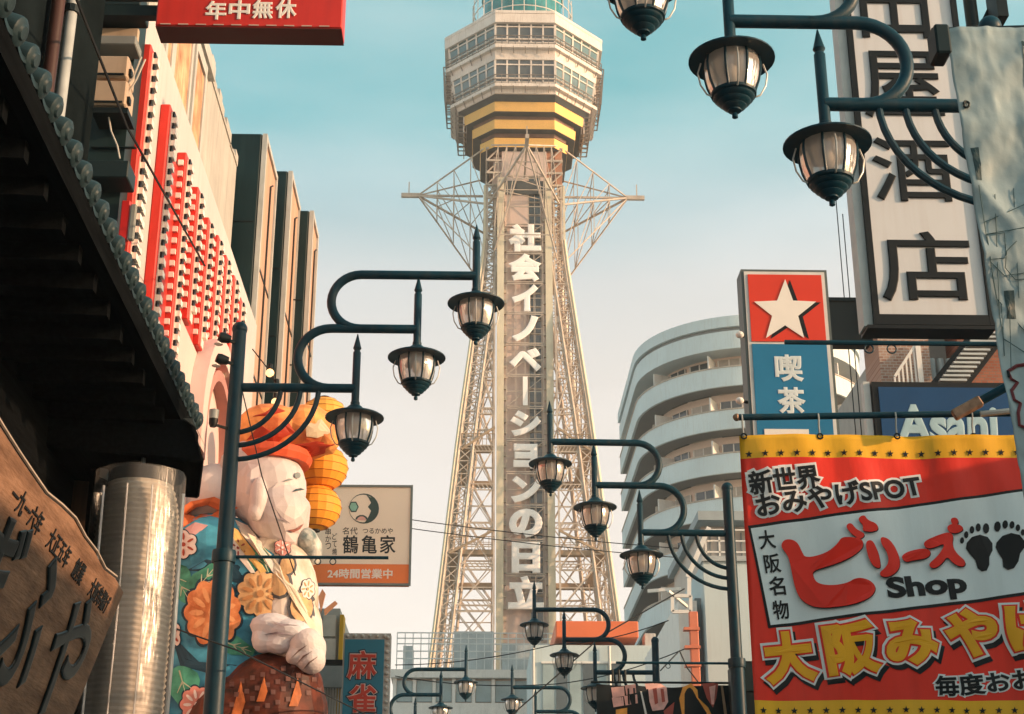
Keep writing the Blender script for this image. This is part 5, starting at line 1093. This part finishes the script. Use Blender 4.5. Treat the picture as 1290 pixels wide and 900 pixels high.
# rail and hooks that carry it
a, b_ = at_Y(928, 526, YB_), at_Y(1330, 520, YB_); rl = thing('banner_rail', 'horizontal teal pipe rail with hooks carrying the red and yellow banner', 'rail', tuple(a))
MB().tube([a, b_], .022, 10).build('pipe', TEAL, rl, True)
for x in (934, 1030, 1127, 1223, 1318):
    p = at_Y(x, 526-(x-928)*.015, YB_); q = at_Y(x+3, 550, YB_); MB().tube([p+Vector((0, -.02, .01)), p+Vector((.0, -.026, -.02)), (p+q)/2, q], .006, 6).build('hook', STEEL, rl, True); MB().tube([q+Vector((.018*math.cos(t), -.006, .018*math.sin(t))) for t in [i*.6 for i in range(11)]], .006, 5).build('eyelet', DARK, rl)
c = at_Y(1215, 515, 9.45); MB().tube([at_Y(1203, 523, 9.5), at_Y(1300, 470, 9.3)], .03, 10).build('brace_pipe', TEAL, rl, True); MB().tube([at_Y(1235, 522, 9.5), at_Y(1300, 515, 9.45)], .02, 8).build('clamp_bar', STEEL, rl)
m = MB(); m.bar(at_Y(1201, 524, 9.45), at_Y(1236, 505, 9.4), .06, .07); bev(m.build('clamp', mat('rusty_steel', (.30, .18, .12), .6, .4, .5, 14), rl), .008)
MB().ell(at_Y(928, 526, YB_), (.026, .026, .026), 8, 6).build('end_cap', mat('rusty_steel', ()), rl)
MB().bar(b_, (3.95, 9.8, b_.z), .04).build('pole_clamp', DARK, rl)

# grey tarpaulin banner at the right edge
tp = thing('grey_tarpaulin', 'crumpled grey vinyl sheet with faint line drawing at the right edge', 'tarpaulin', (2.9, 7, 3.4))
YG = 7.0; A, Bq, Cq, D = at_Y(1188, 40, YG), at_Y(1420, 32, YG), at_Y(1480, 720, YG), at_Y(1302, 720, YG)
from mathutils import noise as mnoise
def crum(p, k=1.0):
    v = Vector((p.x*3.2, 0, p.z*2.4)); n1 = mnoise.ridged_multi_fractal(v*1.1+Vector((3, 1, 2)), 1, 2, 4, 1, 2) if hasattr(mnoise, 'ridged_multi_fractal') else mnoise.noise(v)
    return Vector((p.x, p.y-.026*n1*k-.02*mnoise.noise(v*.7), p.z))
m = MB(); grid_rect(m, lambda s, t: crum(A*(1-s)*(1-t)+Bq*s*(1-t)+Cq*s*t+D*(1-s)*t), 70, 110)
TARP = mat('tarp_grey', (.27, .34, .36), .55, 0, .2, 2.0, .35, 7, .35, (.12, .17, .18))
o = m.build('sheet', TARP, tp, True); md = o.modifiers.new('t', 'SOLIDIFY'); md.thickness = .003
def tpx(x, y, off=.006): x = max(x, 1195+.169*(y-40)); p = crum(at_Y(x, y, YG)); p.y -= off; return p
DR = mat('faint_ink', (.06, .11, .12), .6); rnd = random.Random(4)
def stroke(pts, w_, m_, nm, off=.010):
    q = MB(); q.tube([tpx(x, y, off) for x, y in pts], w_, 4); return q.build(nm, m_, tp)
for pts in ([(1215, 285), (1290, 262)], [(1218, 300), (1290, 292)], [(1212, 240), (1235, 300), (1240, 390)], [(1250, 250), (1256, 400)], [(1275, 240), (1280, 380)], [(1222, 335), (1262, 352), (1290, 348)], [(1226, 350), (1250, 380), (1290, 420)], [(1236, 400), (1262, 430), (1290, 445)], [(1240, 300), (1262, 298), (1264, 330), (1243, 332), (1240, 300)], [(1268, 392), (1272, 470)], [(1258, 388), (1262, 450)], [(1276, 310), (1264, 322), (1263, 342), (1276, 356), (1290, 356)]):
    stroke(pts, .0025, DR, 'drawn_line')
for (x0, y0, x1, y1) in ((1216, 190, 1230, 232), (1230, 410, 1244, 450), (1262, 370, 1274, 405), (1284, 56, 1330, 112)):
    q = MB(); grid_rect(q, lambda s, t: tpx(x0+(x1-x0)*s+(y0+(y1-y0)*t-y0)*.1, y0+(y1-y0)*t, .005), 6, 10); q.build('drawn_block', mat('dark_ink', (.03, .055, .06), .5), tp)
stroke([(1298, 460), (1280, 462), (1268, 470), (1272, 480), (1280, 484), (1270, 495), (1272, 508), (1282, 512), (1278, 525), (1280, 540), (1298, 548)], .009, mat('maroon_ink', (.16, .035, .04), .5), 'outline_mark', .010)
for (x, y) in ((1214, 137), (1262, 474)): MB().tube([tpx(x+4*math.cos(t), y+4*math.sin(t), .012) for t in [i*.6 for i in range(11)]], .006, 6).build('grommet', DARK, tp)
MB().tube([A+Vector((-.05, .03, .02)), Bq+Vector((.1, .03, .02))], .02, 8).build('top_rod', DARK, tp, True)
bev(MB().box(A.x-.06, A.x+.02, 6.95, 7.1, A.z-.16, A.z+.02).build('rod_bracket', mat('beam_dark', ()), tp), .01)
MB().box(3.05, 3.13, 7.06, 7.14, 0, A.z+.1).build('mast', DARK, tp)

# dark printed curtain at lower right
dc_ = thing('dark_noren', 'black hanging shop curtain with pink and orange prints below the lamp post', 'curtain', (3, 27, 4))
YC = 27.0; a = rect(752, 862, 925, 930, YC)
def cw(p): return Vector((p.x, p.y+.05*math.sin(6*p.x)+.02*math.sin(13*p.x+p.z), p.z))
m = MB(); grid_rect(m, lambda s, t: cw(Vector((a[0]+(a[1]-a[0])*s, YC, a[3]-.05*math.sin(3.14*s)+(a[2]-a[3])*t))), 50, 8); o = m.build('cloth', mat('black_cloth', (.012, .018, .022), .7, 0, .3, 4), dc_, True)
def cp(name, pts, m_, off=.012): return MB().plate([cw(at_Y(x, y, YC))+Vector((0, -off, 0)) for x, y in pts], (0, -1, 0), .003).build(name, m_, dc_)
PK = mat('print_pink', (.78, .46, .42), .6, 0, .2, 6); PO = mat('print_amber', (.72, .36, .08), .6, 0, .2, 6); PRd = mat('print_brick', (.42, .10, .08), .6)
for x0, y0, w_, h in ((770, 866, 16, 11), (787, 864, 13, 10), (771, 879, 14, 10), (786, 877, 16, 10), (812, 862, 12, 5)): cp('print_block', [(x0, y0), (x0+w_, y0-1), (x0+w_+1, y0+h), (x0+2, y0+h+2)], PK)
for x0 in (774, 781, 790, 797): cp('print_stroke', [(x0, 868), (x0+2, 868), (x0+3, 888), (x0+1, 888)], BLACK, .020)
cp('print_scroll', [(816, 864), (830, 860), (840, 866), (842, 884), (836, 894), (822, 896), (818, 884)], PK); cp('print_scroll_mark', [(822, 868), (827, 867), (829, 886), (825, 888)], PRd, .020); cp('print_scroll_mark', [(832, 868), (836, 868), (838, 884), (834, 885)], PRd, .020)
cp('print_figure_patch', [(856, 880), (860, 866), (870, 862), (878, 870), (879, 880), (892, 892), (898, 905), (860, 905)], PO); cp('print_scroll', [(884, 862), (905, 860), (902, 880), (898, 892), (890, 880)], PRd); cp('print_scroll_mark', [(893, 866), (901, 864), (899, 888), (896, 888)], PK, .020)
cp('print_block', [(836, 896), (850, 884), (848, 900), (838, 905)], PRd); cp('print_stroke', [(776, 894), (790, 892), (790, 905), (776, 905)], PO)
cp('pale_stripe', [(806, 872), (808, 872), (816, 905), (813, 905)], WHITE); cp('tan_stripe', [(908, 864), (911, 864), (917, 905), (913, 905)], mat('tan_cloth', (.40, .28, .18), .7))
MB().tube([(a[0]-.1, YC, a[3]+.03), (a[1]+.3, YC, a[3]+.02)], .02, 8).build('rod', DARK, dc_)
for x in (772, 780, 788): p = at_Y(x, 860, YC); MB().tube([p, p+Vector((0, 0, .22))], .02, 6).build('hanger', DARK, dc_)
ds = thing('dark_shop_corner', 'dark cabinet corner behind the lamp post beside the banner', 'cabinet', (4.4, 26.5, 0))
q = rect(928, 833, 950, 870, 26); MB().box(q[0], q[1]+1, 26, 26.9, 0, q[3]).build('case', DARK, ds); MB().box(q[0]+.02, q[1]+.9, 25.97, 25.999, q[3]-.5, q[3]-.04).build('panel', mat('beam_dark', ()), ds)

# ================================================================== CABLES
def cable(label, pts, r_=.012, sag=0.):
    P = []
    for i in range(len(pts)-1):
        a, b_ = Vector(pts[i]), Vector(pts[i+1])
        for k in range(9): t = k/8; P.append(a+(b_-a)*t-Vector((0, 0, sag*4*t*(1-t))))
    o = MB().tube(P, r_, 5, True).build('overhead_cable', CABLE, None); tag(o, label, 'cable', 'overhead cables'); return o
cable('upper thin cable crossing the tower below the lettering', [at_Y(380, 634, 60), at_Y(1000, 700, 60)], .02, .3); cable('lower thin cable crossing the tower below the lettering', [at_Y(380, 645, 62), at_Y(1000, 712, 62)], .02, .3)
cable('dark cable slanting across the beige boxes at upper left', [at_Y(85, -30, 9), at_Y(160, 160, 12.2), at_Y(258, 335, 16.2)], .012, .0)
cable('thin cable dropping past the figure\'s face', [at_Y(300, 470, 18.0), at_Y(330, 600, 17.8), at_Y(372, 725, 17.6)], .008)
cable('thin cable across the flowered robe', [at_Y(200, 785, 15), at_Y(300, 820, 15.5), at_Y(470, 905, 20)], .009, .0)
cable('cable from mahjong sign to the far lamps, upper', [at_Y(498, 838, 50), at_Y(700, 812, 46), at_Y(842, 782, 42)], .016, .15); cable('cable from mahjong sign to the far lamps, lower', [at_Y(498, 852, 50), at_Y(700, 862, 46), at_Y(862, 818, 42)], .016, .15)
cable('pale cable rising to the steel frame by the round flats', [at_Y(640, 905, 40), at_Y(760, 800, 42), at_Y(862, 742, 44)], .02, .0)
cable('cable loop beside the far right lamp pole', [at_Y(832, 845, 40), at_Y(856, 820, 41), at_Y(866, 842, 42), at_Y(880, 860, 43)], .018)
cable('low cable run beneath the third lamp arm', [at_Y(740, 868, 36), at_Y(930, 872, 30)], .014, .1)
cable('string of lamp wire above the orange cap', [at_Y(318, 440, 22.5), at_Y(340, 468, 22.5), at_Y(348, 486, 22.5), at_Y(347, 520, 22.5)], .01)
for i, x in enumerate((1063, 1070)):
    p = at_Y(x, 380, 30); o = MB().tube([(p.x, 30, 0), (p.x+.02, 30, zat(250+i*20, 30, x))], .012, 5).build('roof_antenna', DARK); tag(o, ['taller thin antenna rod beside the white sign', 'shorter thin antenna rod beside the white sign'][i], 'antenna', 'antenna rods')

# ================================================================== HAZE
hz = MB().box(-160, 160, -30, 330, -1, 109); ho = tag(hz.build('haze', None), 'thin pale evening haze filling the air over the street', None, None, 'stuff')
hm = bpy.data.materials.new('haze_air'); hm.use_nodes = True; ht = hm.node_tree; ht.nodes.clear()
hv = ht.nodes.new('ShaderNodeVolumePrincipled'); hv.inputs['Color'].default_value = (.98, .95, .92, 1); hv.inputs['Density'].default_value = .0006; hv.inputs['Anisotropy'].default_value = .1
hout = ht.nodes.new('ShaderNodeOutputMaterial'); ht.links.new(hv.outputs[0], hout.inputs['Volume']); ho.data.materials.append(hm)
